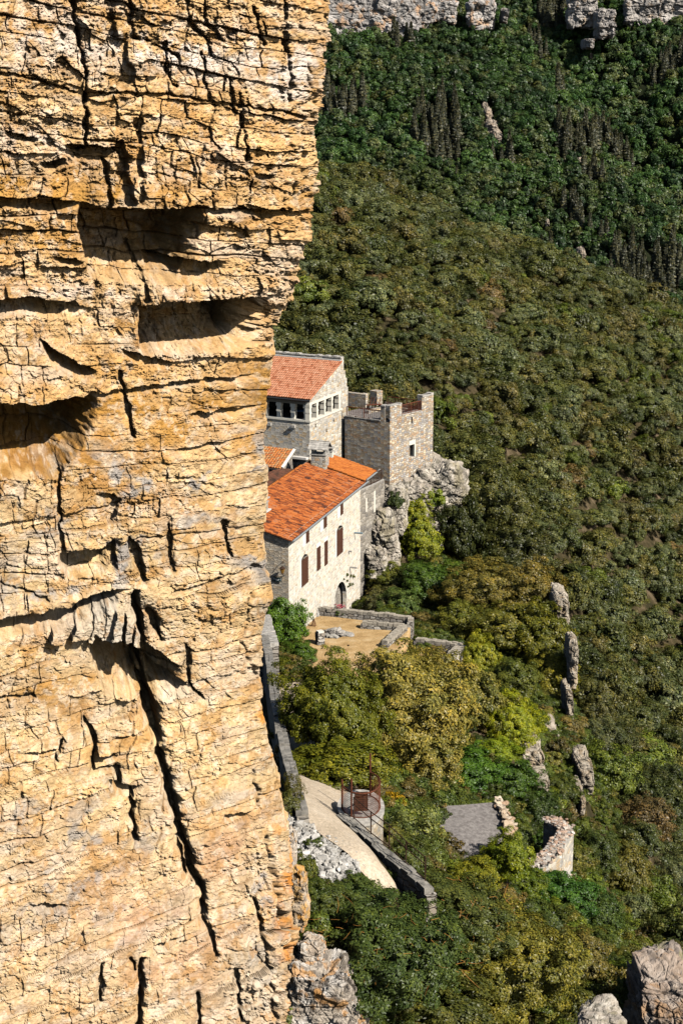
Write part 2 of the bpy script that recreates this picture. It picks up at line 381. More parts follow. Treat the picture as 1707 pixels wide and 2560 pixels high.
CRACKS = [
    ([(172, -60), (190, 60), (200, 120), (212, 215), (215, 370), (190, 372)], 5, .55), ([(272, -60), (280, 90), (305, 110), (310, 200)], 20, .45),
    ([(320, -40), (335, 90), (380, 110), (440, 140)], 6, .35), ([(462, -40), (480, 50), (530, 110)], 6, .35), ([(515, 0), (520, 60), (560, 100)], 5, .3),
    ([(410, 110), (420, 180), (435, 220)], 6, .3), ([(505, 130), (515, 200), (522, 250)], 5, .25), ([(578, 200), (588, 280)], 5, .3), ([(718, -20), (722, 120), (735, 250)], 6, .35),
    ([(640, 20), (660, 110)], 5, .3), ([(300, 370), (318, 500)], 16, .6), ([(262, 400), (268, 510)], 8, .5), ([(345, 300), (350, 500)], 8, .3), ([(600, 230), (612, 400)], 5, .25),
    ([(215, 235), (300, 232), (430, 238), (520, 255), (600, 262), (700, 280), (790, 300)], 4, .3), ([(-40, 185), (60, 190), (190, 230)], 4, .25),
    ([(355, 620), (362, 745)], 7, .35), ([(300, 930), (315, 1010), (335, 1090)], 6, .4), ([(150, 1180), (152, 1310), (160, 1390)], 5, .3), ([(258, 1240), (300, 1250), (275, 1300)], 10, .35),
    ([(330, 1350), (350, 1420), (360, 1450)], 12, .6), ([(285, 1360), (280, 1420)], 9, .5), ([(240, 1600), (255, 1640), (240, 1580)], 8, .4),
    ([(340, 1480), (350, 1570), (365, 1640), (375, 1700), (382, 1780), (395, 1860), (410, 1910), (425, 1960), (445, 2050), (470, 2120), (485, 2180), (510, 2230), (515, 2300)], 10, 1.2),
    ([(355, 1700), (372, 1790)], 20, 1.0), ([(215, 1800), (242, 1860), (240, 1930), (300, 1925), (300, 1970), (332, 1975), (335, 2050), (345, 2110)], 7, .6),
    ([(450, 2110), (465, 2190)], 6, .5), ([(355, 2400), (357, 2460), (345, 2600)], 8, .8), ([(255, 2410), (252, 2500)], 6, .4), ([(330, 2395), (340, 2430)], 9, .6),
    ([(505, 2290), (530, 2330), (545, 2400)], 6, .45), ([(500, 2500), (505, 2600)], 6, .5), ([(668, 2100), (690, 2180), (700, 2260), (722, 2300), (735, 2370)], 6, .5),
    ([(640, 2260), (672, 2350), (690, 2480), (705, 2600)], 6, .45), ([(600, 2440), (612, 2570)], 5, .4), ([(0, 1745), (90, 1740)], 5, .3), ([(150, 1850), (145, 1900)], 5, .3),
    ([(620, 1480), (600, 1600), (640, 1700)], 4, .2), ([(420, 1310), (430, 1420)], 6, .3), ([(560, 1300), (570, 1390)], 6, .35), ([(380, 1530), (400, 1600)], 10, .7),
    ([(430, 1480), (520, 1450), (640, 1410)], 4, .3), ([(470, 1620), (470, 1700), (500, 1740)], 7, .4), ([(0, 1460), (120, 1500)], 4, .2), ([(640, 1930), (650, 2010)], 6, .4)]
def rock_relief(X, Y2, B, seed, up, lr, amp=1.0):
    """bedding steps, joints, blocks and pitting of the limestone; X, Y2 in metres over the face, B bedding coordinate in metres"""
    wx = fbm(X * .5, Y2 * .5, seed + 1, 3); wy = fbm(X * .6 + 9, Y2 * .6, seed + 2, 4)
    Bw = B + wy * .22 + fbm(X * .25, B * 2, seed + 8, 2) * .15; Xw = X + wx * .35
    d = fbm(X * .16, Y2 * .16, seed + 3, 3) * .55
    bed = np.floor(Bw / .62 + .35 * vn(X * .1, Bw * .3, seed + 4)); fb = Bw / .62 + .35 * vn(X * .1, Bw * .3, seed + 4) - bed
    d += (h2(bed, np.floor(Xw / 5 + h2(bed, bed, seed)), seed + 5) - .5) * .2
    j = np.exp(-(np.minimum(fb, 1 - fb) / .045) ** 2) * sstep(.46, .66, vn(Xw * .3, bed * 3.3, seed + 6)); d -= j * .16
    vx = Xw / .8 + h2(bed, bed, seed + 60) + .25 * fbm(Y2 * 1.5, X * .5, seed + 61, 3); vc = np.floor(vx); fv = vx - vc
    vj = np.exp(-(np.minimum(fv, 1 - fv) / .045) ** 2) * sstep(.62, .78, vn(vc * 3.1, Y2 * .5, seed + 62)); d -= vj * .13; j = np.maximum(j, vj * .8)
    d += (h2(vc, bed, seed + 63) - .5) * .16 * sstep(.42, .6, vn(X * .25 + 7, Y2 * .25, seed + 64))
    f1, f2, idv = cells(Xw * 1.15 + fbm(X * 3, Y2 * 3, seed + 20, 2) * .12, Bw * 1.7, seed + 7); e = f2 - f1; blk = sstep(.40, .60, vn(X * .3 + 4, Y2 * .3, seed + 9))
    d += (idv - .5) * (.04 + .17 * blk); d -= np.exp(-(e / .04) ** 2) * .07 * sstep(.6, .75, vn(X * .8, Y2 * .5, seed + 19))
    g1, g2, gid = cells(Xw * 2.8 + fbm(X * 5, Y2 * 5, seed + 21, 2) * .2, Bw * 3.6, seed + 10); bk2 = sstep(.5, .72, vn(X * .45 + 8, Y2 * .5, seed + 11)); smooth_ = .45 + .75 * sstep(.35, .6, fbm(X * .35 + 3, Y2 * .5, seed + 70, 3) * .5 + .5)
    d += (gid - .5) * .11 * bk2; d -= np.exp(-((g2 - g1) / .06) ** 2) * .035 * bk2
    rm = sstep(.35, .6, vn(X * .3, Y2 * .35, seed + 13)) * (.25 + .75 * up) + lr
    rib = ridged(Xw * 1.9 + fbm(X * 2, Y2 * 2, seed + 24, 3) * .5, Y2 * .34 + bed * .37, seed + 12, 4, .6); d += (rib - .6) * .42 * np.clip(rm, 0, 1.2)
    pit = ridged(X * 1.7, Y2 * 2.6, seed + 14, 5, .6); d -= sstep(.70, .86, pit) * .13 * sstep(.4, .6, vn(X * .5, Y2 * .9, seed + 15))
    d += (ridged(X * 7, Y2 * 7, seed + 25, 3, .6) - .6) * .07 * smooth_ + fbm(X * 14, Y2 * 12, seed + 26, 3) * .022
    d += fbm(X * 2.4, Y2 * 3.0, seed + 16, 6, .64) * .17 * smooth_ + (ridged(X * 5, Y2 * 7, seed + 17, 3) - .6) * .035
    amp = amp * (1 - .38 * (1 - up) * (1 - lr)); return d * amp, j, idv, blk, f1, bed
def build_cliff():
    nf, nw, nr = 600, 50, 1560
    rows = np.linspace(-260, 2820, nr); xs = np.interp(rows, [a for a, b in SIL], [b for a, b in SIL])
    s = np.linspace(0, 1, nf); s = s + .05 * np.sin(2 * math.pi * s) / (2 * math.pi); s[-60:] = 1 - (1 - s[-60:]) ** 1.0
    px = -130 + (xs[:, None] + 130) * s[None]; py = np.repeat(rows[:, None], nf, 1)
    Yd = 45 + 11 * s ** 1.0 + 5 * (1 - np.sqrt(np.maximum(1 - s ** 7, 0)))
    P = onY(px, py, Yd[None] + 0 * px)
    k = np.linspace(0, 1, nw + 1)[1:]
    W = P[:, -1:, :] + np.stack([-6 * k ** 1.6 - 8 * sstep(.6, 1, k), 16 * k, 0 * k], -1)[None]
    P = np.concatenate([P, W], 1); px = np.concatenate([px, np.repeat(xs[:, None], nw, 1) - 30 * k[None]], 1); py = np.concatenate([py, np.repeat(rows[:, None], nw, 1)], 1)
    # along-face metres
    seg = np.linalg.norm(np.diff(P[nr // 2], axis=0), axis=-1); U = np.concatenate([[0], np.cumsum(seg)])[None] + 0 * px
    # use image-plane metres for the pattern so blocks are not stretched
    Xm = px / 78.0 + np.concatenate([np.zeros(nf), 16 * k])[None]; Zm = py / 78.0
    B = (800 + (py - 800) / (1 - np.minimum(px, 1500) / 4000.0)) / 78.0
    d, j, idv, blk, f1, bed = rock_relief(Xm, Zm, B, 5, sstep(1000, 700, py), sstep(2000, 2200, py) * sstep(540, 640, px))
    nx = px + fbm(px / 60, py / 60, 31, 4) * 20; ny = py + fbm(px / 50, py / 50, 41, 4) * 22
    for lip, dep, fall in LEDGES:
        lx = [a for a, b in lip]; ny = py + fbm(px / 26, py / 40, 47, 4) * 9; ly = np.interp(nx, lx, [b for a, b in lip]); L = lx[-1] - lx[0]
        wv = sstep(lx[0] - 10, lx[0] + min(30, L * .2), nx) * sstep(lx[-1] + 10, lx[-1] - min(100, L * .35), nx)
        fl = fall * (.55 + .45 * wv); t = (ny - ly) / fl
        prof = sstep(0, .05, t) * np.clip(1 - np.clip(t, 0, 1) ** 2.2, 0, 1)
        dep = dep * (2.0 if dep > 1.2 else 1.5); d = d - dep * wv * prof + .07 * dep * wv * sstep(-.6, -.05, t) * (t < 0)
    ny = py + fbm(px / 50, py / 50, 41, 4) * 22
    for pts, wd, dep in CRACKS:
        xa = min(p[0] for p in pts) - 60; xb = max(p[0] for p in pts) + 60; ya = min(p[1] for p in pts) - 60; yb = max(p[1] for p in pts) + 60
        r0, r1 = np.searchsorted(rows, [ya, yb])
        sl = slice(r0, r1); q = polyd(px[sl] + fbm(px[sl] / 22, py[sl] / 22, 71, 3) * 9, py[sl] + fbm(px[sl] / 20, py[sl] / 24, 77, 3) * 8, pts)
        wj = wd * (.35 + .9 * vn(px[sl] / 30, py[sl] / 30, 81))
        d[sl] -= dep * (.75 * sstep(1.25, .7, q / wj) + .25 * np.exp(-(q / wj / 1.8) ** 2))
    # pale fractured slabs standing in front of the cave
    for (cx_, cy_, hw, hh) in ((208, 1560, 17, 42), (240, 1560, 14, 46), (268, 1550, 11, 42), (292, 1548, 15, 40), (322, 1556, 10, 34), (135, 1592, 20, 18), (345, 1580, 10, 30), (365, 1640, 13, 30)):
        q = np.maximum(abs(nx - cx_ + (ny - cy_) * .2) / hw, abs(ny - cy_) / hh); d += .34 * sstep(1.05, .93, q)
    # taper the relief far behind the nose
    N = np.cross(np.gradient(P, axis=1), np.gradient(P, axis=0)); N /= np.linalg.norm(N, axis=-1, keepdims=True) + 1e-9
    if N[nr // 2, nf // 2, 0] < 0: N = -N
    D = np.array([.28, -.96, 0.]); e = np.concatenate([sstep(.86, 1.0, s), np.ones(nw)])[None, :, None]
    D = D * (1 - e) + N * e; D /= np.linalg.norm(D, axis=-1, keepdims=True); q = np.clip((D * N).sum(-1, keepdims=True), .55, 1)
    V = P + D / q * d[..., None]
    # ---- rock colour (mineral colour and stains only)
    def blob(x, y, rx, ry): return np.exp(-(((nx - x) / rx) ** 2 + ((ny - y) / ry) ** 2))
    n1 = fbm(Xm * .35, B * .8, 101, 5); n2 = fbm(Xm * .9, B * 1.2, 111, 5); n3 = fbm(Xm * 3.2, Zm * 2.6, 121, 5); n4 = fbm(Xm * .25, B * 2.2, 131, 4)
    c = np.ones(px.shape + (3,)) * np.array([.68, .44, .205])
    def blend(c, wgt, q): return c + (np.array(q) - c) * np.clip(wgt, 0, 1)[..., None]
    c = blend(c, sstep(1080, 1250, py + 60 * n1) * .8, (.80, .585, .315)); c = blend(c, sstep(1900, 2300, py) * .4, (.70, .50, .32))
    c = blend(c, sstep(-.1, .45, n1 + .3 * n3) * .5, (.74, .56, .36))
    c = blend(c, sstep(.0, .35, n2 + .4 * n4) * .6, (.58, .31, .095)); c = blend(c, sstep(.08, .4, fbm(Xm * .55 + 40, B * 1.6, 171, 5)) * .5, (.70, .60, .50))
    och = blob(60, 450, 260, 50) + blob(330, 470, 260, 40) + blob(650, 460, 160, 60) + blob(90, 590, 170, 70) + blob(120, 1120, 330, 120) * 1.7 + blob(330, 1020, 160, 60) * 1.2 + blob(560, 1000, 120, 40) * .6 + blob(190, 1690, 160, 110) * 1.0 + blob(60, 900, 200, 80) * .7 + blob(655, 960, 40, 160) + blob(330, 60, 90, 80) * .7 + blob(280, 440, 80, 60) + blob(470, 790, 200, 60) * .9 + blob(60, 1770, 90, 60) * .6 + blob(430, 1530, 140, 120) * .4
    c = blend(c, och * sstep(-.45, .35, n2 + .35 * n3) * .9, (.50, .265, .065))
    c = blend(c, (blob(120, 1180, 240, 90) + blob(200, 1700, 110, 70) * .6) * sstep(-.2, .4, n3 + n2) * .75, (.34, .17, .055))
    wht = blob(90, 90, 190, 70) + blob(80, 350, 160, 40) + blob(640, 150, 260, 70) + blob(400, 110, 160, 60) + blob(50, 880, 90, 60) + blob(420, 430, 200, 30) * .6 + blob(720, 220, 60, 80) + blob(270, 730, 260, 25)
    c = blend(c, wht * sstep(-.25, .3, n3 + .6 * n2) * .85, (.72, .62, .53))
    gry = sstep(.12, .42, fbm(Xm * 1.3, B * 1.5, 141, 5) + .25 * n3) * (blob(380, 1280, 420, 130) + blob(500, 1180, 300, 60) + blob(190, 2150, 330, 260) + blob(250, 1420, 120, 90) + blob(640, 1300, 60, 300) + blob(660, 2300, 70, 300) * 1.2 + blob(80, 1480, 160, 60))
    c = blend(c, gry * .95, (.40, .36, .32)); c = c * (1 - .10 * sstep(1000, 1300, py))[..., None]; c = blend(c, sstep(.1, .4, fbm(Xm * .8 + 20, B * 2.6, 191, 5)) * sstep(1300, 1700, py) * .6, (.50, .36, .22))
    c = blend(c, blob(280, 1560, 110, 70) * .8, (.52, .49, .43))
    c = blend(c, (blob(420, 2330, 200, 170) + blob(600, 2120, 100, 90) * .8) * sstep(-.3, .3, n2) * .6, (.60, .38, .27))
    c = blend(c, blob(640, 2500, 90, 200) * .7, (.56, .47, .36))
    lic = sstep(.0, .3, n3 + .5 * n2) * sstep(60, 10, xs[:, None] - px) * sstep(2020, 2100, py); c = blend(c, lic * .9, (.66, .25, .035))
    lic2 = sstep(.05, .3, n3) * (blob(660, 1800, 25, 50) + blob(668, 1880, 18, 40) + blob(672, 2300, 14, 20)); c = blend(c, lic2, (.70, .30, .05))
    c = blend(c, sstep(.05, .35, fbm(Xm * 4.5, Zm * 4.0, 181, 5, .65)) * .45, (.80, .68, .53)); c = blend(c, sstep(.12, .4, fbm(Xm * 3.4 + 9, Zm * 3.0, 183, 5, .65)) * .55, (.50, .26, .08))
    c = blend(c, j * .75, (.30, .16, .06))
    streak = sstep(.15, .5, fbm(Xm * 3.0, Zm * .35, 151, 4)) * sstep(0, .3, fbm(Xm * .4, Zm * .4, 161, 3)); c = blend(c, streak * .4, (.40, .24, .11))
    c *= (1 + (idv - .5) * .2 * blk + n3 * .26 + (h2(bed, bed * 0 + 3, 9) - .5) * .14)[..., None]
    me = np_mesh('cliff', V, grid_quads(V.shape[0], V.shape[1])[:, ::-1], [M['rock']], colr=np.clip(c, .01, .9).reshape(-1, 3), smooth=False)
    o = link('cliff', me); tag(o, kind='structure'); return o
build_cliff()

# ------------------------------------------------------------------ hillside terrain (thin-plate surface through survey points)
def tps(pts, lam=1e-4):
    pts = np.array(pts, float); X = pts[:, :2] / 100; n = len(X)
    def U(r2): return np.where(r2 > 1e-12, r2 * np.log(np.maximum(r2, 1e-12)), 0)
    K = U(((X[:, None] - X[None]) ** 2).sum(-1)) + lam * np.eye(n); Pm = np.c_[np.ones(n), X]
    A = np.block([[K, Pm], [Pm.T, np.zeros((3, 3))]]); sol = np.linalg.solve(A, np.r_[pts[:, 2], np.zeros(3)])
    def f(x, y):
        sh = np.shape(x); q = np.stack([np.ravel(x), np.ravel(y)], -1) / 100; out = np.empty(len(q))
        for a in range(0, len(q), 20000):
            b = q[a:a + 20000]; out[a:a + 20000] = U(((b[:, None] - X[None]) ** 2).sum(-1)) @ sol[:n] + np.c_[np.ones(len(b)), b] @ sol[n:]
        return out.reshape(sh)
    return f
def sY(px, py, Y): return tuple(onY(px, py, Y))
TERR = -3.6
G = [sY(740, 2010, 71), (-2.2, 67, 7.2), (-.5, 66, 7.2), (1.2, 66, 7.0), (-3.0, 78, 5.9), (-4.2, 90, 3.3), (-5.6, 105, .2), (-6.4, 118, -2), (-8, 100, 0), (-8, 84, 3), (-9, 125, -1.5), (-10, 140, 2), (-14, 150, 3), (-30, 140, 8), (-30, 100, 10), (-30, 60, 8),
     (-1, 86, 3.9), (2, 90, 2.4), (5, 95, .5), (-2, 100, 1.5), (0, 110, -2.2), (-3, 118, -2.6),
     (-4, 133, TERR - .7), (-5, 126, TERR - .2), (0, 131, TERR - .8), (0, 122, TERR - .7), (4, 120, TERR - 1), (3, 128, TERR - .8), (7, 127, TERR - 1.5), (8, 119, -5.6), (4, 137, TERR - 1.0), (2.2, 144.6, -6.2), (.9, 140.7, -6.3), (-.3, 136.9, -5.4), (3.4, 149, -5.8), (10, 124, -5.8),
     (3.5, 72, 3.0), (3.5, 78, 2.6), (6, 80, .6), (8, 84, -.8), (4, 64, 1.0), (8, 66, -1.5), (12, 78, -3.0), (-1.5, 60, 3.5), (-1, 56, 1.5), (3, 56, -1.5), (10, 58, -3.5), (15, 64, -3.0), (17, 74, -5), (-4, 58, 4),
     (9, 92, -2), (12, 100, -3.5), (15, 108, -5), (13, 92, -5.5), (19, 100, -15), (22, 84, -13), (24, 112, -22), (21, 122, -14), (16, 120, -6), (17, 134, -7), (22, 136, -15), (12, 132, -6.5), (8, 140, -6), (12, 146, -6), (19, 150, -14),
     (4.6, 148.5, -4.4), (6.8, 155, -2.5), (9.5, 160, -3.0), (8, 153, -5.2), (2, 157, -3.5), (-3, 152, -3), (12, 160, -8), (10, 150, -6.5), (3, 172, -4), (-8, 168, 2), (0, 190, -13), (12, 185, -18), (25, 165, -28),
     (35, 100, -34), (40, 130, -44), (45, 165, -52), (30, 70, -22), (50, 90, -48), (60, 120, -58), (30, 200, -42),
     sY(1000, 1100, 232), sY(1000, 850, 300), sY(700, 900, 290), sY(1000, 525, 400), sY(800, 462, 400), sY(1200, 600, 420), sY(1420, 690, 440), sY(1600, 775, 450), sY(1800, 880, 455),
     sY(600, 480, 400), sY(400, 520, 400), sY(1300, 900, 345), sY(1600, 950, 390), sY(1300, 1200, 285), sY(1600, 1300, 330), sY(1250, 1500, 240), sY(1600, 1650, 285), sY(1850, 1300, 350), sY(1850, 1700, 290),
     sY(1500, 1950, 215), sY(1700, 2000, 200), sY(1900, 2100, 190), (-40, 230, 5), (-40, 300, 12), (-60, 180, 20),
     (0, 470, -5), (60, 500, -30), (110, 520, -50), (-60, 470, 0), (150, 480, -60), (0, 540, -45), (100, 600, -85), (200, 520, -80), (-80, 560, -30), (200, 400, -75), (160, 300, -95), (120, 200, -80)]
ground_fn = tps(G)
def ground_z(x, y):
    z = ground_fn(x, y); far = sstep(150, 240, y) + sstep(18, 30, x) * (y < 200)
    return z + fbm(np.asarray(x) / 26, np.asarray(y) / 26, 201, 3) * 3.0 * np.clip(far, 0, 1) + fbm(np.asarray(x) / 3.0, np.asarray(y) / 3.0, 205, 3) * .12
def build_ground():
    ys = np.concatenate([np.arange(38, 170, .9), np.arange(170, 600, 3.5)]); u = np.linspace(-1, 1, 200)
    Xg = (u[None] * .5 * (1 + .0) * (ys[:, None] * .55 + 40)) + ys[:, None] * .11 + 4; Yg = ys[:, None] + 0 * Xg
    V = np.stack([Xg, Yg, ground_z(Xg, Yg)], -1)
    me = np_mesh('hillside', V, grid_quads(len(ys), 200), [M['soil']], smooth=True)
    tag(link('hillside', me), kind='structure')
build_ground()

# the far side of the valley
def mount_z(x, y):
    t = np.interp(y, [560, 700, 800, 900, 1000, 1060, 1150, 1400], [-110, -82, -36, 14, 66, 92, 150, 230])
    g = np.exp(-((x - (205 - (y - 750) * .30)) / 26) ** 2) * -16 * sstep(1080, 900, y) + np.exp(-((x - (262 - (y - 750) * .30)) / 34) ** 2) * 9
    return t + g + fbm(np.asarray(x) / 90, np.asarray(y) / 90, 301, 4) * 14 + (np.asarray(x) - 60) * .02
def build_mountain():
    ys = np.linspace(560, 1420, 150); xs = np.linspace(-220, 420, 160); Xg, Yg = np.meshgrid(xs, ys)
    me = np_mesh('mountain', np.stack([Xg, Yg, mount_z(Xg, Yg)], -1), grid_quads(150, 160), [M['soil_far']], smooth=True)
    tag(link('mountain', me), kind='structure')
build_mountain()

# ------------------------------------------------------------------ rocks
def sphere_grid(n):
    """cube-sphere directions and quads (faces share no vertices at the cube edges but meet exactly)"""
    t = np.tan(np.linspace(-math.pi / 4, math.pi / 4, n)); a, b = np.meshgrid(t, t); o = np.ones_like(a); out = []; Q = []
    for k, (f) in enumerate(((a, b, o), (-a, b, -o), (o, a, b), (-o, -a, b), (b, o, a), (b, -o, -a))):
        out.append(np.stack(f, -1).reshape(-1, 3)); Q.append(grid_quads(n, n) + k * n * n)
    D = np.concatenate(out); return D / np.linalg.norm(D, axis=-1, keepdims=True), np.concatenate(Q)
def rock(name, c, rad, seed, n=60, square=.62, blocks=1.2, pal=None, ang=0, mat='rock', rough=1.0, parent=None, lichen=.4, flat=.0):
    D, Q = sphere_grid(n); p = 2 / (1 - square * .75)
    r = 1 / (np.abs(D) ** p).sum(-1) ** (1 / p); V = D * r[:, None] * np.array(rad)
    R = float(np.mean(rad)); seedv = seed * 7.3
    q = V / R
    f1, f2, idv = cells3(q * blocks * 1.6 + seedv, seed); g1, g2, gid = cells3(q * blocks * np.array([3.4, 3.4, 4.4]) + seedv, seed + 3)
    lay = np.floor(q[:, 2] * 3.2 + fbm3(q * 1.1 + seedv, seed + 2, 2) * .8); fl_ = q[:, 2] * 3.2 + fbm3(q * 1.1 + seedv, seed + 2, 2) * .8 - lay
    d = fbm3(q * 1.3 + seedv, seed + 5, 3) * .38 + (h2(lay, lay * 0, seed) - .5) * .12 - np.exp(-(np.minimum(fl_, 1 - fl_) / .06) ** 2) * .05 + (idv - .5) * .16 - np.exp(-((f2 - f1) / .05) ** 2) * .05 + (gid - .5) * .07 - np.exp(-((g2 - g1) / .06) ** 2) * .02 + fbm3(q * 5 + seedv, seed + 9, 5, .6) * .11
    V = V * (1 + d[:, None] * rough * .8)
    ca, sa = math.cos(ang), math.sin(ang); V = np.stack([V[:, 0] * ca - V[:, 1] * sa, V[:, 0] * sa + V[:, 1] * ca, V[:, 2]], -1)
    pal = pal or [(.50, .44, .36), (.62, .56, .47), (.34, .31, .27), (.46, .36, .24)]
    pal = np.array(pal); m1 = fbm3(q * 2.2 + 31, seed + 13, 4); m2 = fbm3(q * 6 + 11, seed + 15, 4); m3 = fbm3(q * 3.1 + 77, seed + 17, 4)
    cc = pal[0] + (pal[1] - pal[0]) * sstep(-.2, .35, m1)[:, None]
    cc = cc + (pal[2] - cc) * (sstep(.0, .3, m2) * lichen * 1.4).clip(0, 1)[:, None]; cc = cc + (pal[3] - cc) * (sstep(.1, .4, m3) * .7)[:, None]
    me = np_mesh(name, V, Q, [M[mat]], colr=np.clip(cc, .01, .9)); o = link(name, me, parent)
    if parent is None: o.location = [float(v) for v in c]
    else: o.location = [float(v) for v in c]
    return o

# cliffs high on the far slope (px box -> rock at Y)
CLF = [(760, 900, 0, 78, 1010), (880, 960, 0, 92, 1008), (945, 1030, 0, 96, 1006), (1010, 1080, 2, 66, 1010), (1080, 1135, 8, 50, 1014), (1172, 1232, 10, 66, 1012), (1425, 1485, -20, 54, 1010), (1494, 1530, 34, 84, 990), (1568, 1640, 0, 60, 1006), (1640, 1712, -20, 70, 1010), (1462, 1480, 100, 118, 985), (690, 800, -10, 60, 1020), (1255, 1268, 26, 50, 1010)]
for k, (x0, x1, y0, y1, Y) in enumerate(CLF):
    c = onY((x0 + x1) / 2, (y0 + y1) / 2, Y); wd = (x1 - x0) / F * Y / 2 * 1.15; ht = (y1 - y0) / F * Y / 2 * 1.25
    o = rock('mountain_cliff', (c[0], Y + 6, c[2]), (wd, 12, ht), 40 + k, 70, .8, 1.3, [(.42, .40, .38), (.60, .56, .52), (.26, .25, .25), (.62, .36, .18)] if k < 6 else [(.44, .41, .38), (.56, .52, .48), (.25, .24, .23), (.48, .36, .24)], mat='rock_far', lichen=.5)
    tag(o, kind='structure')
# pale scree and bare patches on the slopes
for k, (px_, py_, w_, h_, Y) in enumerate([(1218, 300, 26, 34, 0), (1228, 328, 34, 30, 0), (1244, 352, 26, 22, 0), (1452, 648, 26, 22, 0), (1446, 415, 22, 12, 0), (1472, 140, 16, 26, 0), (920, 440, 30, 12, 0), (1365, 562, 16, 12, 0), (1690, 808, 60, 44, 0), (1210, 268, 18, 12, 0)]):
    d = ray(px_, py_); yy = np.arange(500, 1300, 2.0); tt = yy / d[1]; zz = CAMZ + d[2] * tt; gz = mount_z(d[0] * tt, yy); hit = np.argmax(gz > zz); Y = yy[hit]
    o = rock('scree_ground', (d[0] * tt[hit], Y + 4, zz[hit]), (w_ / F * Y / 2, 9, h_ / F * Y / 2 + 3), 80 + k, 40, .2, 1.5, [(.40, .34, .27), (.50, .42, .34), (.3, .26, .2), (.5, .38, .27)], mat='rock_far', lichen=.3)
    tag(o, kind='structure')

# ------------------------------------------------------------------ foliage
def leaf_mesh(name, seed, nclump, nleaf, leaf, zs=.8, core=.12, spread=.30, stretch=1.7, droop=0, nrm_out=.55, hole=0.0, lobes=0):
    """unit crown: leaves set on many small twig clumps spread over an uneven crown"""
    r = np.random.default_rng(seed)
    u = r.normal(size=(nclump * 3, 3)); u /= np.linalg.norm(u, axis=1, keepdims=True); u = u[u[:, 2] > -.55][:nclump]
    lump = 1 + .62 * fbm3(u * 1.7 + seed * 3.1, seed, 2) + .34 * fbm3(u * 4.2 + seed, seed + 4, 2)
    rad = (.50 + .46 * r.random(len(u)) ** .7) * lump
    C = u * rad[:, None]
    cr = spread * (.45 + .8 * r.random(len(u)))
    n = np.maximum((nleaf * cr ** 2 / (cr ** 2).sum()).astype(int), 6)
    ci = np.repeat(np.arange(len(u)), n); N = len(ci)
    d = r.normal(size=(N, 3)); d /= np.linalg.norm(d, axis=1, keepdims=True)
    d = d + u[ci] * .55 + np.array([0, 0, .25]); d /= np.linalg.norm(d, axis=1, keepdims=True)
    P = C[ci] + d * (cr[ci] * (.55 + .55 * r.random(N)))[:, None]
    cl = r.random(len(u))[ci]; lv = r.random(N)
    # inner leaves that close the crown, coloured darker as shade inside it
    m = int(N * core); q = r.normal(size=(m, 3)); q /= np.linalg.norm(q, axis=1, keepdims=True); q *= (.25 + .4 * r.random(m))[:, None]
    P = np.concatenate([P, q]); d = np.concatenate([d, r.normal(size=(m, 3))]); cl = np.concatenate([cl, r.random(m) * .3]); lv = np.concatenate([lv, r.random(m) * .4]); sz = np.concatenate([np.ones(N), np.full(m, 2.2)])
    P[:, 2] = P[:, 2] * zs; N = len(P)
    nr = d * nrm_out + (P / (np.linalg.norm(P, axis=1, keepdims=True) + 1e-6)) * .55 + r.normal(size=(N, 3)) * .38 + np.array([0, 0, .25]); nr /= np.linalg.norm(nr, axis=1, keepdims=True)
    t = np.cross(nr, r.normal(size=(N, 3))); t /= np.linalg.norm(t, axis=1, keepdims=True); b = np.cross(nr, t)
    s = (leaf * sz * (.6 + .8 * r.random(N)))[:, None]
    V = np.stack([P - t * s * .5 * stretch, P + b * s * .42, P + t * s * .5 * stretch, P - b * s * .42], 1).reshape(-1, 3)
    lvq = np.repeat(lv, 4); clq = np.repeat(cl, 4)
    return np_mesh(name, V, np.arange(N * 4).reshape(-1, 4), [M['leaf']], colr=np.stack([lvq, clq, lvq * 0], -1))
def trunk_mesh(name, seed, n=7, height=1.0, r0=.06):
    """unit trunk with limbs; the crown's centre is at z=0 and the foot at z=-height"""
    r = random.Random(seed); mb = MB(); top = Vector((r.uniform(-.1, .1), r.uniform(-.1, .1), -.25))
    mid = Vector((r.uniform(-.08, .08), r.uniform(-.08, .08), -height * .6))
    mb.tube([(0, 0, -height), mid, top], [r0 * 1.3, r0, r0 * .75], 7)
    for k in range(n):
        a = k * 2 * math.pi / n + r.uniform(-.3, .3); e = Vector((math.cos(a) * .55, math.sin(a) * .55, r.uniform(-.35, -.1)))
        s = mid.lerp(top, r.uniform(.3, 1)); m_ = s.lerp(e, .5) + Vector((r.uniform(-.06, .06), r.uniform(-.06, .06), .07))
        mb.tube([s, m_, e], [r0 * .6, r0 * .4, r0 * .15], 5)
        for j in range(2):
            f = e + Vector((r.uniform(-.3, .3), r.uniform(-.2, .2), r.uniform(-.05, .12))); mb.tube([m_, f], [r0 * .3, r0 * .08], 4)
    o = mb.build(name, M['bark']); me = o.data; bpy.data.objects.remove(o); return me
CROWN = {
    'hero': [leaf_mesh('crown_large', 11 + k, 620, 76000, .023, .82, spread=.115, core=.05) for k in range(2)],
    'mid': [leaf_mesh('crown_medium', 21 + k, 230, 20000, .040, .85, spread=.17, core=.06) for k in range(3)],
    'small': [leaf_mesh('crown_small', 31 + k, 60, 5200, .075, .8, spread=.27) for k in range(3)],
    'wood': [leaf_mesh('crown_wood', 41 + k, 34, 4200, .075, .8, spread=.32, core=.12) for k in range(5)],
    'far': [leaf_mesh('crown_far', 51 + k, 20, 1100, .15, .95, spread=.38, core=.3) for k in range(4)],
    'thin': [leaf_mesh('crown_thin', 61 + k, 90, 3000, .05, .9, spread=.22, core=.0, stretch=2.2) for k in range(2)]}
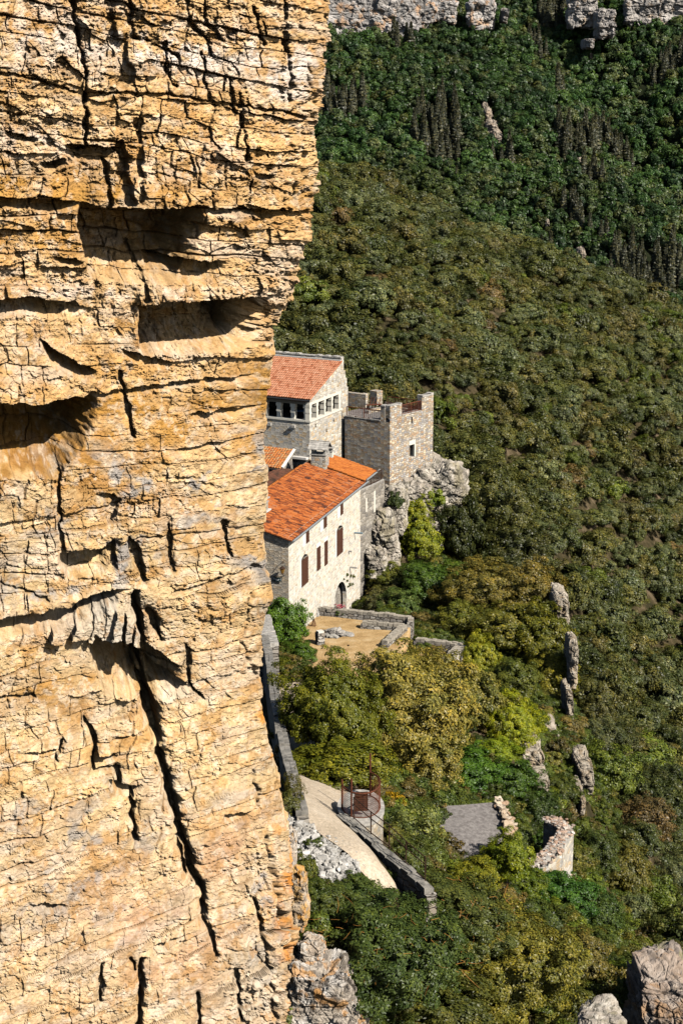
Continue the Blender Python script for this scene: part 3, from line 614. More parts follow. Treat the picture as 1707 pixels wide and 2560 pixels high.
def cone_mesh(name, seed):
    r = np.random.default_rng(seed); n = 1100; h = r.random(n); rr = (1 - h) * .5 * (.75 + .25 * np.sin(h * 60)); a = r.random(n) * 6.283
    P = np.stack([np.cos(a) * rr, np.sin(a) * rr, h * 2.2 - .9], -1); u = np.stack([np.cos(a), np.sin(a), .4 + 0 * a], -1)
    nr = u + r.normal(size=(n, 3)) * .4; nr /= np.linalg.norm(nr, axis=1, keepdims=True); t = np.cross(nr, r.normal(size=(n, 3))); t /= np.linalg.norm(t, axis=1, keepdims=True); b = np.cross(nr, t); s = .13
    V = np.stack([P - t * s, P + b * s * .5, P + t * s, P - b * s * .5], 1).reshape(-1, 3); lv = np.repeat(r.random(n), 4)
    return np_mesh(name, V, np.arange(n * 4).reshape(-1, 4), [M['leaf']], colr=np.stack([lv, lv * .8, lv], -1))
CROWN['pine'] = [cone_mesh('crown_conifer', 71), cone_mesh('crown_conifer', 72)]
TRUNK = [trunk_mesh('trunk', 5), trunk_mesh('trunk', 6)]
GREEN = {'oak': (.085, .085, .028), 'olive': (.12, .105, .032), 'ochre': (.20, .135, .035), 'grey': (.115, .12, .07), 'dark': (.038, .048, .018), 'lime': (.24, .27, .02), 'bright': (.075, .15, .02), 'green': (.06, .11, .022), 'yellow': (.36, .30, .025), 'straw': (.23, .20, .065), 'red': (.18, .08, .04), 'blue': (.05, .09, .035)}
def plant(name, kind, c, r, color, label, cat, group=None, seed=0, foot=None, zs=1.0, trunk=True, jit=0.12):
    """c: crown centre; r: (rx, ry, rz)"""
    rr = random.Random(seed * 13 + 5); c = np.array(c, float); gz = float(ground_z(c[0], c[1])) if foot is None else foot
    root = empty(name, (c[0], c[1], min(gz, c[2] - r[2] * .4)), label, cat, group)
    me = rr.choice(CROWN[kind]); cr = bpy.data.objects.new('crown', me); col.objects.link(cr); cr.parent = root
    cr.location = (0, 0, c[2] - root.location.z); cr.scale = r; cr.rotation_euler = (0, 0, rr.uniform(0, 6.28))
    q = GREEN[color] if isinstance(color, str) else color; k = 1 + rr.uniform(-jit, jit)
    cr['tcol'] = [float(v * k) for v in q]
    if trunk:
        tk = bpy.data.objects.new('trunk', rr.choice(TRUNK)); col.objects.link(tk); tk.parent = root
        hh = max(c[2] - root.location.z + .3, .5); tk.location = (0, 0, c[2] - root.location.z); tk.scale = (r[0] * .9, r[1] * .9, hh); tk['tcol'] = [.1, .1, .1]
    return root
def plant_px(name, kind, px, py, w_, h_, Y, color, label, cat, group=None, seed=0, **k):
    if cat != 'climber':
        a, b, c_ = [float(v) for v in ray(px, py)]; yy = np.linspace(max(Y - 14, 50), Y + 45, 400); t = yy / b; zz = CAMZ + c_ * t; gz = ground_z(a * t, yy) + h_ / F * yy / 2 * .85; i = int(np.argmax(gz > zz)); Y = float(yy[i]) if gz[i] > zz[i] else Y
    c = onY(px, py, Y); dep = Y * PC - (c[2] - CAMZ) * PS; rx = w_ / F * dep / 2 * 1.12; rz = h_ / F * dep / 2 * 1.08
    return plant(name, kind, c, (rx, (rx + rz) / 2, rz), color, label, cat, group, seed, **k)

# ------------------------------------------------------------------ buildings
def hat(deg): a = math.radians(deg); return (math.cos(a), math.sin(a))
def adv(A, d, s, z=None): return (A[0] + d[0] * s, A[1] + d[1] * s) if z is None else (A[0] + d[0] * s, A[1] + d[1] * s, z)
class Wall:
    """a vertical wall face from A along d; n is its outward normal"""
    def __init__(s, A, d, n): s.A, s.d, s.n = A, d, n
    def P(s, u, z, o=0): return (s.A[0] + s.d[0] * u + s.n[0] * o, s.A[1] + s.d[1] * u + s.n[1] * o, z)
    def px(s, x, y, o=0): return onwall(x, y, (s.A[0] + s.n[0] * o, s.A[1] + s.n[1] * o), s.d)
    def quad(s, mb, u0, u1, z0, z1, o=0, mi=0):
        p = [s.P(u0, z0, o), s.P(u1, z0, o), s.P(u1, z1, o), s.P(u0, z1, o)]; uv = [(u0, z0), (u1, z0), (u1, z1), (u0, z1)]
        mb.poly(p, uv, mi)
    def block(s, mb, u0, u1, z0, z1, o0, o1, mi=0):
        c = s.P((u0 + u1) / 2, (z0 + z1) / 2, (o0 + o1) / 2); mb.box(c, (abs(u1 - u0), abs(o1 - o0), abs(z1 - z0)), math.atan2(s.d[1], s.d[0]), mi)
    def panel(s, mb, L, z0, z1, holes, depth=.3, reveal=0, arch=()):
        us = sorted({0, L} | {h[0] for h in holes} | {h[1] for h in holes}); zs = sorted({z0, z1} | {h[2] for h in holes} | {h[3] for h in holes})
        for a, b in zip(us, us[1:]):
            for c, e in zip(zs, zs[1:]):
                if not any(h[0] <= a and b <= h[1] and h[2] <= c and e <= h[3] for h in holes): s.quad(mb, a, b, c, e)
        for h in holes:
            u0, u1, a, b = h[:4]
            for q in (((u0, a), (u0, b)), ((u0, b), (u1, b)), ((u1, b), (u1, a)), ((u1, a), (u0, a))):
                (x0, y0), (x1, y1) = q
                mb.poly([s.P(x0, y0), s.P(x1, y1), s.P(x1, y1, -depth), s.P(x0, y0, -depth)], mi=reveal)
            if len(h) > 4:       # shaped head: fill the corners of the opening
                k = 10; m_ = (u0 + u1) / 2; hw = (u1 - u0) / 2; hh = h[4]
                pts = [(m_ - hw * math.cos(math.pi * i / k), b - hh + hh * (math.sin(math.pi * i / k) if h[5] == 'arch' else 1 - abs(1 - 2 * i / k))) for i in range(k + 1)]
                for i in range(k):
                    (x0, y0), (x1, y1) = pts[i], pts[i + 1]
                    mb.poly([s.P(x0, y0), s.P(x1, y1), s.P(x1, b), s.P(x0, b)], [(x0, y0), (x1, y1), (x1, b), (x0, b)])
                    mb.poly([s.P(x0, y0), s.P(x1, y1), s.P(x1, y1, -depth), s.P(x0, y0, -depth)], mi=reveal)
def tiled(name, a, b, c, d, mat, parent, pitch=.21, course=.36, amp=.045, seed=1, thick=.06):
    """canal tiles on the quad a-b (eave) c-d (top, above b and a)"""
    a, b, c, d = [np.array(p, float) for p in (a, b, c, d)]
    W = np.linalg.norm(b - a); Ls = (np.linalg.norm(d - a) + np.linalg.norm(c - b)) / 2
    n = max(int(W / pitch), 2); m = max(int(Ls / course), 2); k = 8; U = np.linspace(0, 1, n * k + 1)
    nrm = np.cross(b - a, d - a); nrm /= np.linalg.norm(nrm); nrm *= np.sign(nrm[2])
    vs = np.repeat(np.arange(m) / m, 2); vs[1::2] += 1 / m; N = len(vs)
    ci = np.minimum((U * n).astype(int), n - 1); ri = np.repeat(np.arange(m), 2)
    jr = h2(np.repeat(ci[None], N, 0), np.repeat(ri[:, None], len(U), 1), seed); jr2 = h2(np.repeat(ci[None], N, 0), np.repeat(ri[:, None], len(U), 1), seed + 9)
    ph = (U * n) % 1.0; hump = np.abs(np.sin(ph * math.pi)) ** .8
    H = amp * hump[None] + np.where(np.arange(N) % 2 == 0, .032, .0)[:, None] + (jr - .5) * .02
    Uv = U[None] + 0 * H; Vv = vs[:, None] + (jr2 - .5) * .06 / max(Ls, 1) * np.where(np.arange(N) % 2 == 0, 1, 0)[:, None]
    Pq = (a * ((1 - Uv) * (1 - Vv))[..., None] + b * (Uv * (1 - Vv))[..., None] + c * (Uv * Vv)[..., None] + d * ((1 - Uv) * Vv)[..., None]) + nrm * H[..., None]
    V = Pq.reshape(-1, 3); colr = np.stack([jr, jr2, jr], -1).reshape(-1, 3); Q = grid_quads(N, len(U))
    base = [a - nrm * thick, b - nrm * thick, c - nrm * thick, d - nrm * thick]; nb = len(V)
    V = np.concatenate([V, np.array([a, b, c, d]), np.array(base)]); colr = np.concatenate([colr, np.full((8, 3), .3)])
    Q = np.concatenate([Q, np.array([[4, 5, 6, 7], [0, 1, 5, 4], [1, 2, 6, 5], [2, 3, 7, 6], [3, 0, 4, 7]]) + nb])
    return link(name, np_mesh(name, V, Q, [M[mat]], colr=colr, smooth=False), parent)
def ridge_tiles(name, p, q, mat, parent, seed=3):
    p, q = np.array(p, float), np.array(q, float); L = np.linalg.norm(q - p); n = int(L / .38); d = (q - p) / L; sd_ = np.array([-d[1], d[0], 0]); V = []; Q = []; C = []
    for i in range(n):
        for e, (t, rr) in enumerate(((i * L / n - .02, .13), ((i + 1) * L / n, .10))):
            for k in range(7):
                an = math.pi * k / 6; V.append(p + d * t + sd_ * math.cos(an) * rr + np.array([0, 0, math.sin(an) * rr * .9 + .02])); C.append([(i * 37 % 11) / 11] * 3)
        b = i * 14; Q += [[b + k, b + k + 1, b + k + 8, b + k + 7] for k in range(6)]
    return link(name, np_mesh(name, V, Q, [M[mat]], colr=np.array(C)), parent)
def railing(mb, p, q, h=1.0, n=12, r=.034, posts=2, mid=False, drop=0.08):
    p, q = Vector([float(v) for v in p]), Vector([float(v) for v in q]); up = Vector((0, 0, h))
    mb.tube([p + up, q + up], r * 1.6, 5); mb.tube([p + Vector((0, 0, drop)), q + Vector((0, 0, drop))], r * 1.3, 5)
    for i in range(n + 1):
        a = p.lerp(q, i / n); mb.tube([a, a + up], r * (1.7 if i % max(n // posts, 1) == 0 else .9), 5)

# ---- white stone house
hw = hat(73.5); hl = hat(163.5); A0 = (-4.17, 127.58); ZE = 5.09; TP = math.tan(math.radians(16.5))
house = empty('stone_house', (A0[0], A0[1], TERR), 'large pale stone house with brown shutters and weathered orange roof, below the tower', 'house')
WR = Wall(A0, hw, (hw[1], -hw[0])); WL = Wall(A0, hl, (-hl[1] * 1.0, hl[0]) if False else (hl[1] * -1, hl[0]))
WL.n = (-hl[1], hl[0]) if (-hl[1]) * 0 + hl[0] < 0 else (hl[1], -hl[0])
def rect(W, x0, y0, x1, y1):
    u0, zt = W.px(x0, y0); u1, zb = W.px(x1, y1); return [u0, u1, zb, zt]
SH = {'s1': rect(WR, 753, 1403, 769.7, 1454), 's2': rect(WR, 791.7, 1371, 800.3, 1421), 's3': rect(WR, 810.8, 1356, 818.3, 1409), 's4': rect(WR, 841.3, 1330, 856.2, 1379),
      'u1': rect(WR, 764.4, 1321, 772.8, 1353.5), 'u2': rect(WR, 808.4, 1288.5, 817, 1316), 'u3': rect(WR, 850.4, 1255, 857.7, 1284), 'u4': rect(WR, 882.6, 1216, 889.9, 1229.5)}
ua0, _ = WR.px(833.5, 1510); ua1, _ = WR.px(866, 1480); _, zat = WR.px(852, 1454)
LR = WR.px(901, 1201)[0]
mb = MB(); holes = []
for k, (u0, u1, a, b) in SH.items():
    if k in ('s1', 's4'): holes.append((u0, u1, a - .1, b + .36, .34, 'point'))
    else: holes.append((u0, u1, a, b))
holes.append((ua0, ua1, -7.0, zat, (ua1 - ua0) * .5, 'arch'))
WR.panel(mb, LR, -7.0, ZE, holes, .35)
mb.poly([WR.P(LR, -7), WR.P(LR, -7, -9), WR.P(LR, ZE, -9), WR.P(LR, ZE)])
mb.build('wall', M['pale'], house)
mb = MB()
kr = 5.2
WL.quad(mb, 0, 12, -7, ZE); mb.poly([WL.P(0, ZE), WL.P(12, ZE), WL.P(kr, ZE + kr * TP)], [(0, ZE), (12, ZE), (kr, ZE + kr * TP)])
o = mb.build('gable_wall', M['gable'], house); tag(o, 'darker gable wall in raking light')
for k, (u0, u1, a, b) in SH.items():       # closed brown plank shutters, in front of a sheet painted dark for the unlit opening
    mb = MB(); nb = 3 if (u1 - u0) > 1.3 else 2; wd = (u1 - u0) / nb
    off = .05 if k[0] == 's' else .02
    for i in range(nb): WR.block(mb, u0 + i * wd + .012, u0 + (i + 1) * wd - .012, a, b, off - .05, off)
    for zf in ((.08, .5, .92) if b - a > 1.3 else (.15, .85)): WR.block(mb, u0 + .03, u1 - .03, a + (b - a) * zf - .04, a + (b - a) * zf + .04, off, off + .03)
    s_ = mb.build('shutter', M['wood'], house)
    mb = MB(); 
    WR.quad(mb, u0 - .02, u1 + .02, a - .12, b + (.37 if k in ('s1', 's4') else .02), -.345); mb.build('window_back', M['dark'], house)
for k in SH:
    u0, u1, a, b = SH[k]; mb = MB()
    if k in ('u1', 'u2', 'u3'): WR.block(mb, u0 - (u1 - u0) * .95, u0 - .02, a - .05, b + .16, -.05, .014)
    elif k in ('s1', 's4'): WR.block(mb, u0 - .34, u0 - .02, a, b + .35, -.05, .014)
    elif k in ('s2', 's3'): WR.block(mb, u0 - .14, u1 + .14, b + .03, b + .36, -.05, .014)
    else: continue
    mb.build('window_surround', M['limewash'], house)
mb = MB(); WR.quad(mb, ua0 - .1, ua1 + .1, -7, zat + .1, -.55); WR.quad(mb, ua0, ua1, -7, -6.9, -.5); mb.build('archway_back', M['stain'], house)
mb = MB(); k = 11; um = (ua0 + ua1) / 2; hr = (ua1 - ua0) / 2
for i in range(k):
    a0, a1 = math.pi * i / k, math.pi * (i + .92) / k
    p = [(um - hr * math.cos(a0), zat - hr + hr * math.sin(a0)), (um - hr * math.cos(a1), zat - hr + hr * math.sin(a1)), (um - (hr + .3) * math.cos(a1), zat - hr + (hr + .3) * math.sin(a1)), (um - (hr + .3) * math.cos(a0), zat - hr + (hr + .3) * math.sin(a0))]
    mb.poly([WR.P(u, z, .02) for u, z in p]); 
mb.build('arch_surround', M['dressed'], house)
# roofs
def rp(u, k, dz=0, back=False):      # point over the house: u along, k up-slope from the wall line
    return (A0[0] + hw[0] * u + hl[0] * k, A0[1] + hw[1] * u + hl[1] * k, ZE + k * TP + dz)
def rplane(px_, py_, dz=0):
    """pixel -> (u, k) on the front roof plane"""
    a, b, c = [float(v) for v in ray(px_, py_)]
    Mx = np.array([[hw[0], hl[0], -a], [hw[1], hl[1], -b], [0, TP, -c]]); r = np.array([-A0[0], -A0[1], CAMZ - ZE - dz]); return np.linalg.solve(Mx, r)[:2]
0 and print('ridge', rplane(654, 1234), rplane(772, 1150), 'eave', rplane(728, 1336), rplane(898, 1196), 'chim', rplane(798, 1168), 'annex', rplane(890, 1188, .25), rplane(918, 1168, .25), rplane(832, 1127, .25), 'ch2', rplane(660, 1278), 'rake', rplane(650, 1300))
KR = float((rplane(654, 1234)[1] + rplane(772, 1150)[1]) / 2); u_e0 = -.35; u_e1 = float(rplane(898, 1196)[0])
tiled('roof', rp(u_e0, -.4), rp(u_e1, -.4), rp(u_e1, KR), rp(u_e0, KR), 'tile_old', house, .20, .42, .05, 5)
zr = ZE + KR * TP
bk = lambda u, k: (A0[0] + hw[0] * u + hl[0] * (KR + k), A0[1] + hw[1] * u + hl[1] * (KR + k), zr - k * .02 - .02)
o = tiled('roof', bk(u_e0, 5.5), bk(u_e1 - 4, 1.6), bk(u_e1 - 4, 0), bk(u_e0, 0), 'tile_dark', house, .20, .42, .05, 8); tag(o, 'weathered rear roof slope with shade painted into its dark tiles')
ridge_tiles('ridge_cap', rp(u_e0, KR, .02), rp(u_e1 - 2.5, KR, .02), 'tile_orange', house)
an0 = rplane(890, 1188, .22); an1 = rplane(918, 1168, .22); anT = rplane(832, 1127, .22)
o = tiled('roof', rp(an0[0] - .6, -.4, .22), rp(an1[0], -.4, .22), rp(an1[0], anT[1], .22), rp(an0[0] - 7.5, anT[1], .22) if False else rp(an0[0] - .6, anT[1], .22), 'tile_orange', house, .20, .42, .05, 12); tag(o, 'fresher orange roof beside the chimney')
mb = MB(); WRg = [(u_e0, ZE), (u_e1, ZE)]
mb.tube([WR.P(-.3, ZE - .16, .5), WR.P(u_e1, ZE - .16, .5)], .085, 8); mb.tube([WR.P(an0[0] - .3, ZE + .08, .5), WR.P(an1[0] + .6, ZE + .08, .5)], .085, 8); mb.build('gutter', M['zinc'], house, True)
mb = MB(); WR.block(mb, 0, LR, ZE - .30, ZE - .20, .0, .26); WR.block(mb, 0, LR, ZE - .40, ZE - .305, .0, .14); mb.build('cornice', M['dressed'], house)
# chimneys
def chimney(c, w_, d_, z0, z1, ang, cap, parent, mat='tower'):
    mb = MB(); mb.box((c[0], c[1], (z0 + z1) / 2), (w_, d_, z1 - z0), ang); o = mb.build('chimney', M[mat], parent)
    mb = MB(); ca, sa = math.cos(ang), math.sin(ang)
    def L(x, y, z): return (c[0] + x * ca - y * sa, c[1] + x * sa + y * ca, z)
    def bxl(x, y, z, s_): mb.box(L(x, y, z), s_, ang)
    if cap == 'gabled':
        bxl(0, 0, z1 + .05, (w_ + .15, d_ + .15, .1))
        for x in (-w_ / 2 + .12, w_ / 2 - .12):
            for y in (-d_ / 2 + .12, d_ / 2 - .12): bxl(x, y, z1 + .28, (.2, .2, .36))
        bxl(0, 0, z1 + .5, (w_ + .1, d_ + .1, .07))
        t = .08; hh = .62
        for sgn in (-1, 1):
            for i in range(4):
                y0 = sgn * (d_ / 2 + .28) * (1 - i / 4); y1 = sgn * (d_ / 2 + .28) * (1 - (i + 1.25) / 4); za = z1 + .52 + hh * i / 4; zb = z1 + .52 + hh * (i + 1) / 4
                mb.poly([L(-w_ / 2 - .25, y0, za + t), L(w_ / 2 + .25, y0, za + t), L(w_ / 2 + .22, y1, zb + t), L(-w_ / 2 - .22, y1, zb + t)]); mb.poly([L(-w_ / 2 - .25, y0, za), L(w_ / 2 + .25, y0, za), L(w_ / 2 + .25, y0, za + t), L(-w_ / 2 - .25, y0, za + t)])
                for sx in (-1, 1): mb.poly([L(sx * (w_ / 2 + .24), y0, za), L(sx * (w_ / 2 + .24), y1, zb), L(sx * (w_ / 2 + .24), y1, zb + t), L(sx * (w_ / 2 + .24), y0, za + t)])
    else:
        bxl(0, 0, z1 + .04, (w_ + .1, d_ + .1, .08))
        for x in (-w_ / 3, w_ / 3): bxl(x, 0, z1 + .2, (.1, d_ * .8, .24))
        bxl(0, 0, z1 + .36, (w_ + .25, d_ + .25, .09))
    tag(mb.build('chimney_cap', M['cap'], o)); return o
cu, ck = rplane(800, 1166); c = rp(cu, ck)
chimney(c, 1.35, 1.1, c[2] - .8, c[2] + 1.15, math.radians(73.5 + 90), 'gabled', house)
cu2, ck2 = rplane(826, 1143, .2); c2 = rp(cu2, ck2); chimney(c2, .45, .45, c2[2] - .6, c2[2] + .75, math.radians(73.5), 'flat', house, 'dressed')
cu3, ck3 = rplane(657, 1278); c3 = rp(cu3, ck3); chimney(c3, .7, .7, c3[2] - .8, c3[2] + .75, math.radians(73.5), 'flat', house, 'gable')
mb = MB(); mb.box((c3[0], c3[1], c3[2] + .09), (1.15, 1.1, .1), math.radians(73.5)); mb.build('flashing', M['mortarw'], house)
# small fittings of the house
mb = MB(); p = [WR.P(*WR.px(x, y), .12) for x, y in ((911, 1346), (913, 1385), (917, 1420), (922, 1444))]; mb.tube(p, .085, 8); mb.build('drainpipe', M['white'], house, True)
u, z = WR.px(885, 1332); mb = MB(); mb.tube([WR.P(u, z, .02), WR.P(u, z + .02, .8)], .075, 8); mb.build('spout', M['bluepipe'], house, True)
u, z = WR.px(874, 1418); mb = MB(); WR.block(mb, u - .1, u + .05, z - .06, z + .06, 0, .7); mb.build('stone_bracket', M['cap'], house); mb = MB(); u, z = WR.px(871, 1378); WR.block(mb, u - .1, u + .1, z - .06, z + .06, 0, .3); mb.build('stone_bracket', M['cap'], house)
# lantern and sign on the gable wall
ul, zl = WL.px(706, 1424, .5); mb = MB(); P0 = Vector(WL.P(ul, zl, .5)); wlp = lambda dx, dz, o=0.5: WL.P(ul - dx, zl + dz, o)
lamp = empty('wall_lantern', WL.P(ul, zl, 0), 'small wall lantern on a bracket on the gable wall of the stone house', 'lantern')
mb.tube([WL.P(ul, zl + .62, .02), WL.P(ul, zl + .62, .3), WL.P(ul, zl + .45, .5)], .025, 5); mb.build('bracket', M['rustd'], lamp); mb = MB(); mb.tube([WL.P(ul, zl - .62, .02), WL.P(ul, zl - .4, .5)], .025, 5); mb.build('bracket', M['rustd'], lamp)
mb = MB(); q = np.array(P0)
def frus(mb, c, r0, r1, z0, z1, n=6):
    a = [(c[0] + r0 * math.cos(k * 2 * math.pi / n), c[1] + r0 * math.sin(k * 2 * math.pi / n), z0) for k in range(n)]; b = [(c[0] + r1 * math.cos(k * 2 * math.pi / n), c[1] + r1 * math.sin(k * 2 * math.pi / n), z1) for k in range(n)]
    for k in range(n): mb.poly([a[k], a[(k + 1) % n], b[(k + 1) % n], b[k]])
    mb.poly(a[::-1]); mb.poly(b)
frus(mb, q, .1, .22, zl - .28, zl + .1); mb.build('lamp_glass', M['lamp'], lamp); mb = MB(); frus(mb, q, .27, .05, zl + .105, zl + .28); mb.build('lamp_cap', M['rustd'], lamp); mb = MB(); frus(mb, q, .12, .1, zl - .34, zl - .285); mb.build('lamp_base', M['rustd'], lamp)
us, zs_ = WL.px(701, 1440, .1); ue, _ = WL.px(686, 1446, .1); us, ue = min(us, ue), max(us, ue)
sg = empty('hanging_sign', WL.P(us, zs_, .1), 'small dark hanging sign with white lettering below the wall lantern', 'sign')
zs_ = WL.px(693, 1448, .1)[1]; uc = (us + ue) / 2; hwid = max((ue - us) / 2, .35)
mb = MB(); WL.block(mb, uc - hwid, uc + hwid, zs_ - .17, zs_ + .17, .1, .14); mb.build('board', M['sign'], sg)
mb = MB(); mb.tube([WL.P(uc - hwid - .1, zs_ + .24, .12), WL.P(uc + hwid + .1, zs_ + .24, .12)], .02, 5); mb.tube([WL.P(uc - hwid * .8, zs_ + .24, .12), WL.P(uc - hwid * .8, zs_ + .17, .12)], .012, 4); mb.tube([WL.P(uc + hwid * .8, zs_ + .24, .12), WL.P(uc + hwid * .8, zs_ + .17, .12)], .012, 4); mb.tube([WL.P(uc, zs_ + .24, 0), WL.P(uc, zs_ + .24, .12)], .02, 4); mb.build('hanger', M['rustd'], sg)
fc = bpy.data.curves.new('lettering', 'FONT'); fc.body = 'Tour l'; fc.size = .27; fc.align_x = 'CENTER'; fc.align_y = 'CENTER'; fc.extrude = .004
tmp = bpy.data.objects.new('lettering_curve', fc); col.objects.link(tmp); bpy.context.view_layer.update()
lme = bpy.data.meshes.new_from_object(tmp.evaluated_get(bpy.context.evaluated_depsgraph_get())); bpy.data.objects.remove(tmp); lme.materials.clear(); lme.materials.append(M['white'])
lo = bpy.data.objects.new('lettering', lme); col.objects.link(lo); lo.parent = sg
fp = Vector(WL.P(uc, zs_, .15)) - sg.location; ang = math.atan2(-WL.d[1], -WL.d[0])
lo.location = fp; lo.rotation_euler = (math.radians(90), 0, ang)

# ---- tower
TC = (4.55, 155.0); tr_, tl_ = hat(50.6), hat(145.5)
TR = Wall(TC, tr_, (tr_[1], -tr_[0])); TL = Wall(TC, tl_, (-tl_[1], tl_[0]))
if TL.n[1] > 0: TL.n = (tl_[1], -tl_[0])
_, ZT = TR.px(975.5, 1017); LT = TR.px(1083, 1000)[0]
tower = empty('square_tower', (TC[0], TC[1], 0), 'square rubble stone tower with a railed roof terrace, beside the white cliffside rock', 'tower')
g0, zsil = TR.px(1004, 1039); g1, _ = TR.px(1054, 1028); _, ZM = TR.px(1083, 987); l0, zl_ = TL.px(951, 1053); l1, _ = TL.px(862, 1043)
0 and print('tower', ZT, LT, g0, g1, zsil, ZM, l0, l1, zl_)
w0, wz1 = TR.px(1023.5, 1113); w1, wz0 = TR.px(1035.5, 1141); x0, xz1 = TR.px(1027, 1043); x1, xz0 = TR.px(1031, 1058)
mb = MB(); TR.panel(mb, LT, -8, zsil, [(w0, w1, wz0, wz1), (x0, x1, xz0, xz1)], .5)
TL.panel(mb, l1, -8, zl_, [], .5)
mb.poly([TR.P(LT, -8), TR.P(LT, -8, -6), TR.P(LT, zsil, -6), TR.P(LT, zsil)])
mb.build('wall', M['tower'], tower)
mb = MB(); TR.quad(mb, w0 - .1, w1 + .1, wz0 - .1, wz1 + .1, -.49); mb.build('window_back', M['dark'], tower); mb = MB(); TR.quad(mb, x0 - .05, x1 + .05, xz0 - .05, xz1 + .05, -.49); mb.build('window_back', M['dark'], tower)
th = .55
for fn in (lambda m_: TR.block(m_, -.0, g0, zsil + .002, ZT, -th, 0), lambda m_: TR.block(m_, g1, LT, zsil + .002, ZM, -th, 0), lambda m_: TL.block(m_, th, l0, zl_ + .002, ZT - .05, -th, 0), lambda m_: TR.block(m_, LT - th, LT, zsil + .002, ZM - .1, -1.3, -th - .002)):
    mb = MB(); fn(mb); mb.build('merlon', M['tower'], tower)
rnd = random.Random(4)
def coping(mb, W, u0, u1, z, o0, o1, t=.1, step=.45):
    u = u0
    while u < u1 - .05:
        e = min(u + step * rnd.uniform(.7, 1.3), u1); W.block(mb, u + .01, e - .01, z + .004, z + t * rnd.uniform(.7, 1.5), o0 - rnd.uniform(.02, .08), o1 + rnd.uniform(.01, .06)); u = e
for a_ in ((TR, 0, g0, ZT, -th, 0), (TR, g1, LT, ZM, -th, 0, .16), (TL, th, l0, ZT - .05, -th, 0), (TR, g0 + .02, g1 - .02, zsil, -th, 0, .07, .8), (TL, l0 + .02, l1, zl_, -th, 0, .09, 1.4)):
    mb = MB(); coping(mb, *a_); mb.build('coping', M['cap'], tower)
zf = zl_ - .12; dl, dr = tl_, tr_
def T2(a, b, z): return (TC[0] + dr[0] * a + dl[0] * b, TC[1] + dr[1] * a + dl[1] * b, z)
mb = MB(); mb.poly([T2(.5, .5, zf), T2(LT - .3, .5, zf), T2(LT - .3, l1 + 2, zf), T2(.5, l1 + 2, zf)]); mb.build('terrace_floor', M['slab'], tower)
mb = MB()   # rear parapets and the ruined block in the far corner
def tbox(a0, a1, b0, b1, z0, z1):
    mb.prism([T2(a0, b0, 0)[:2], T2(a1, b0, 0)[:2], T2(a1, b1, 0)[:2], T2(a0, b1, 0)[:2]], z0, z1)
LL = l1
tbox(LT - .45, LT, .62, LL, -6, zf + .25); tbox(LT * .45, LT - .47, LL - .45, LL + .02, -6, zf + .3)
mb.build('parapet', M['tower'], tower)
mb = MB(); c = onz(940, 1008, zf)
def pxbox(x, y, z, w_, d_, h_, ang): p = onz(x, y, z); mb.box((p[0], p[1], z + h_ / 2), (w_, d_, h_), math.radians(ang))
pxbox(940, 1012, zf, .9, .9, 1.45, 50); pxbox(906, 1014, zf, 1.0, .5, 1.2, 50); pxbox(890, 1016, zf, 2.6, .5, 1.35, 145)
mb.build('ruined_block', M['tower'], tower)
mb = MB(); TR.block(mb, w0 - .12, w1 + .12, wz1 + .0, wz1 + .42, -.2, .03); TR.block(mb, w1 - .02, w1 + .18, wz0, wz1 - .003, -.2, .02); mb.build('lintel', M['dressed'], tower)
mb = MB(); railing(mb, TR.P(g0, zsil, -.15), TR.P(g1, zsil, -.15), .95, 14); mb.build('railing', M['rust'], tower)
mb = MB(); railing(mb, TL.P(l0, zl_, -.15), TL.P(l1 - .1, zl_, -.15), .95, 18); mb.build('railing', M['rust'], tower)
mb = MB(); railing(mb, T2(LT - .2, .7, zf + .25), T2(LT - .2, LL, zf + .25), .9, 18, .026); mb.build('railing', M['rust'], tower)
# rusty slatted seat folded against the ruined block
c = onz(934, 1022, zf); ch = empty('garden_bench', c, 'rusty slatted bench on the tower terrace behind the left railing', 'bench')
mb = MB(); 
for i in range(4): mb.tube([(c[0] - .5 + i * .3, c[1] + .1, zf), (c[0] - .2 + i * .3, c[1] + .5, zf + 1.1)], .035, 5)
mb.build('backrest', M['rust'], ch); mb = MB(); mb.box((c[0], c[1] - .15, zf + .45), (1.5, .5, .05), .3); mb.build('seat', M['rust'], ch)
for dx in (-.6, .6): mb = MB(); mb.box((c[0] + dx, c[1] - .15 + dx * .3, zf + .21), (.06, .4, .42), .3); mb.build('leg', M['rustd'], ch)
# stepped buttresses at the foot of the tower
for k, (x_, y_, w_, h_, Y) in enumerate([(962, 1238, 1.25, 1.1, 154.0), (951, 1262, 1.25, 1.3, 152.6), (942, 1294, 1.05, 1.5, 151.2)]):
    p = onY(x_, y_, Y); mb = MB(); mb.box((p[0], Y + .6, p[2] - h_ - 1.5), (w_, 1.7, 2 * h_ + 3), math.radians(145.5)); mb.box((p[0], Y + .6, p[2] + .085), (w_ + .15, 1.8, .16), math.radians(145.5)); mb.build('buttress', M['stain'], tower)

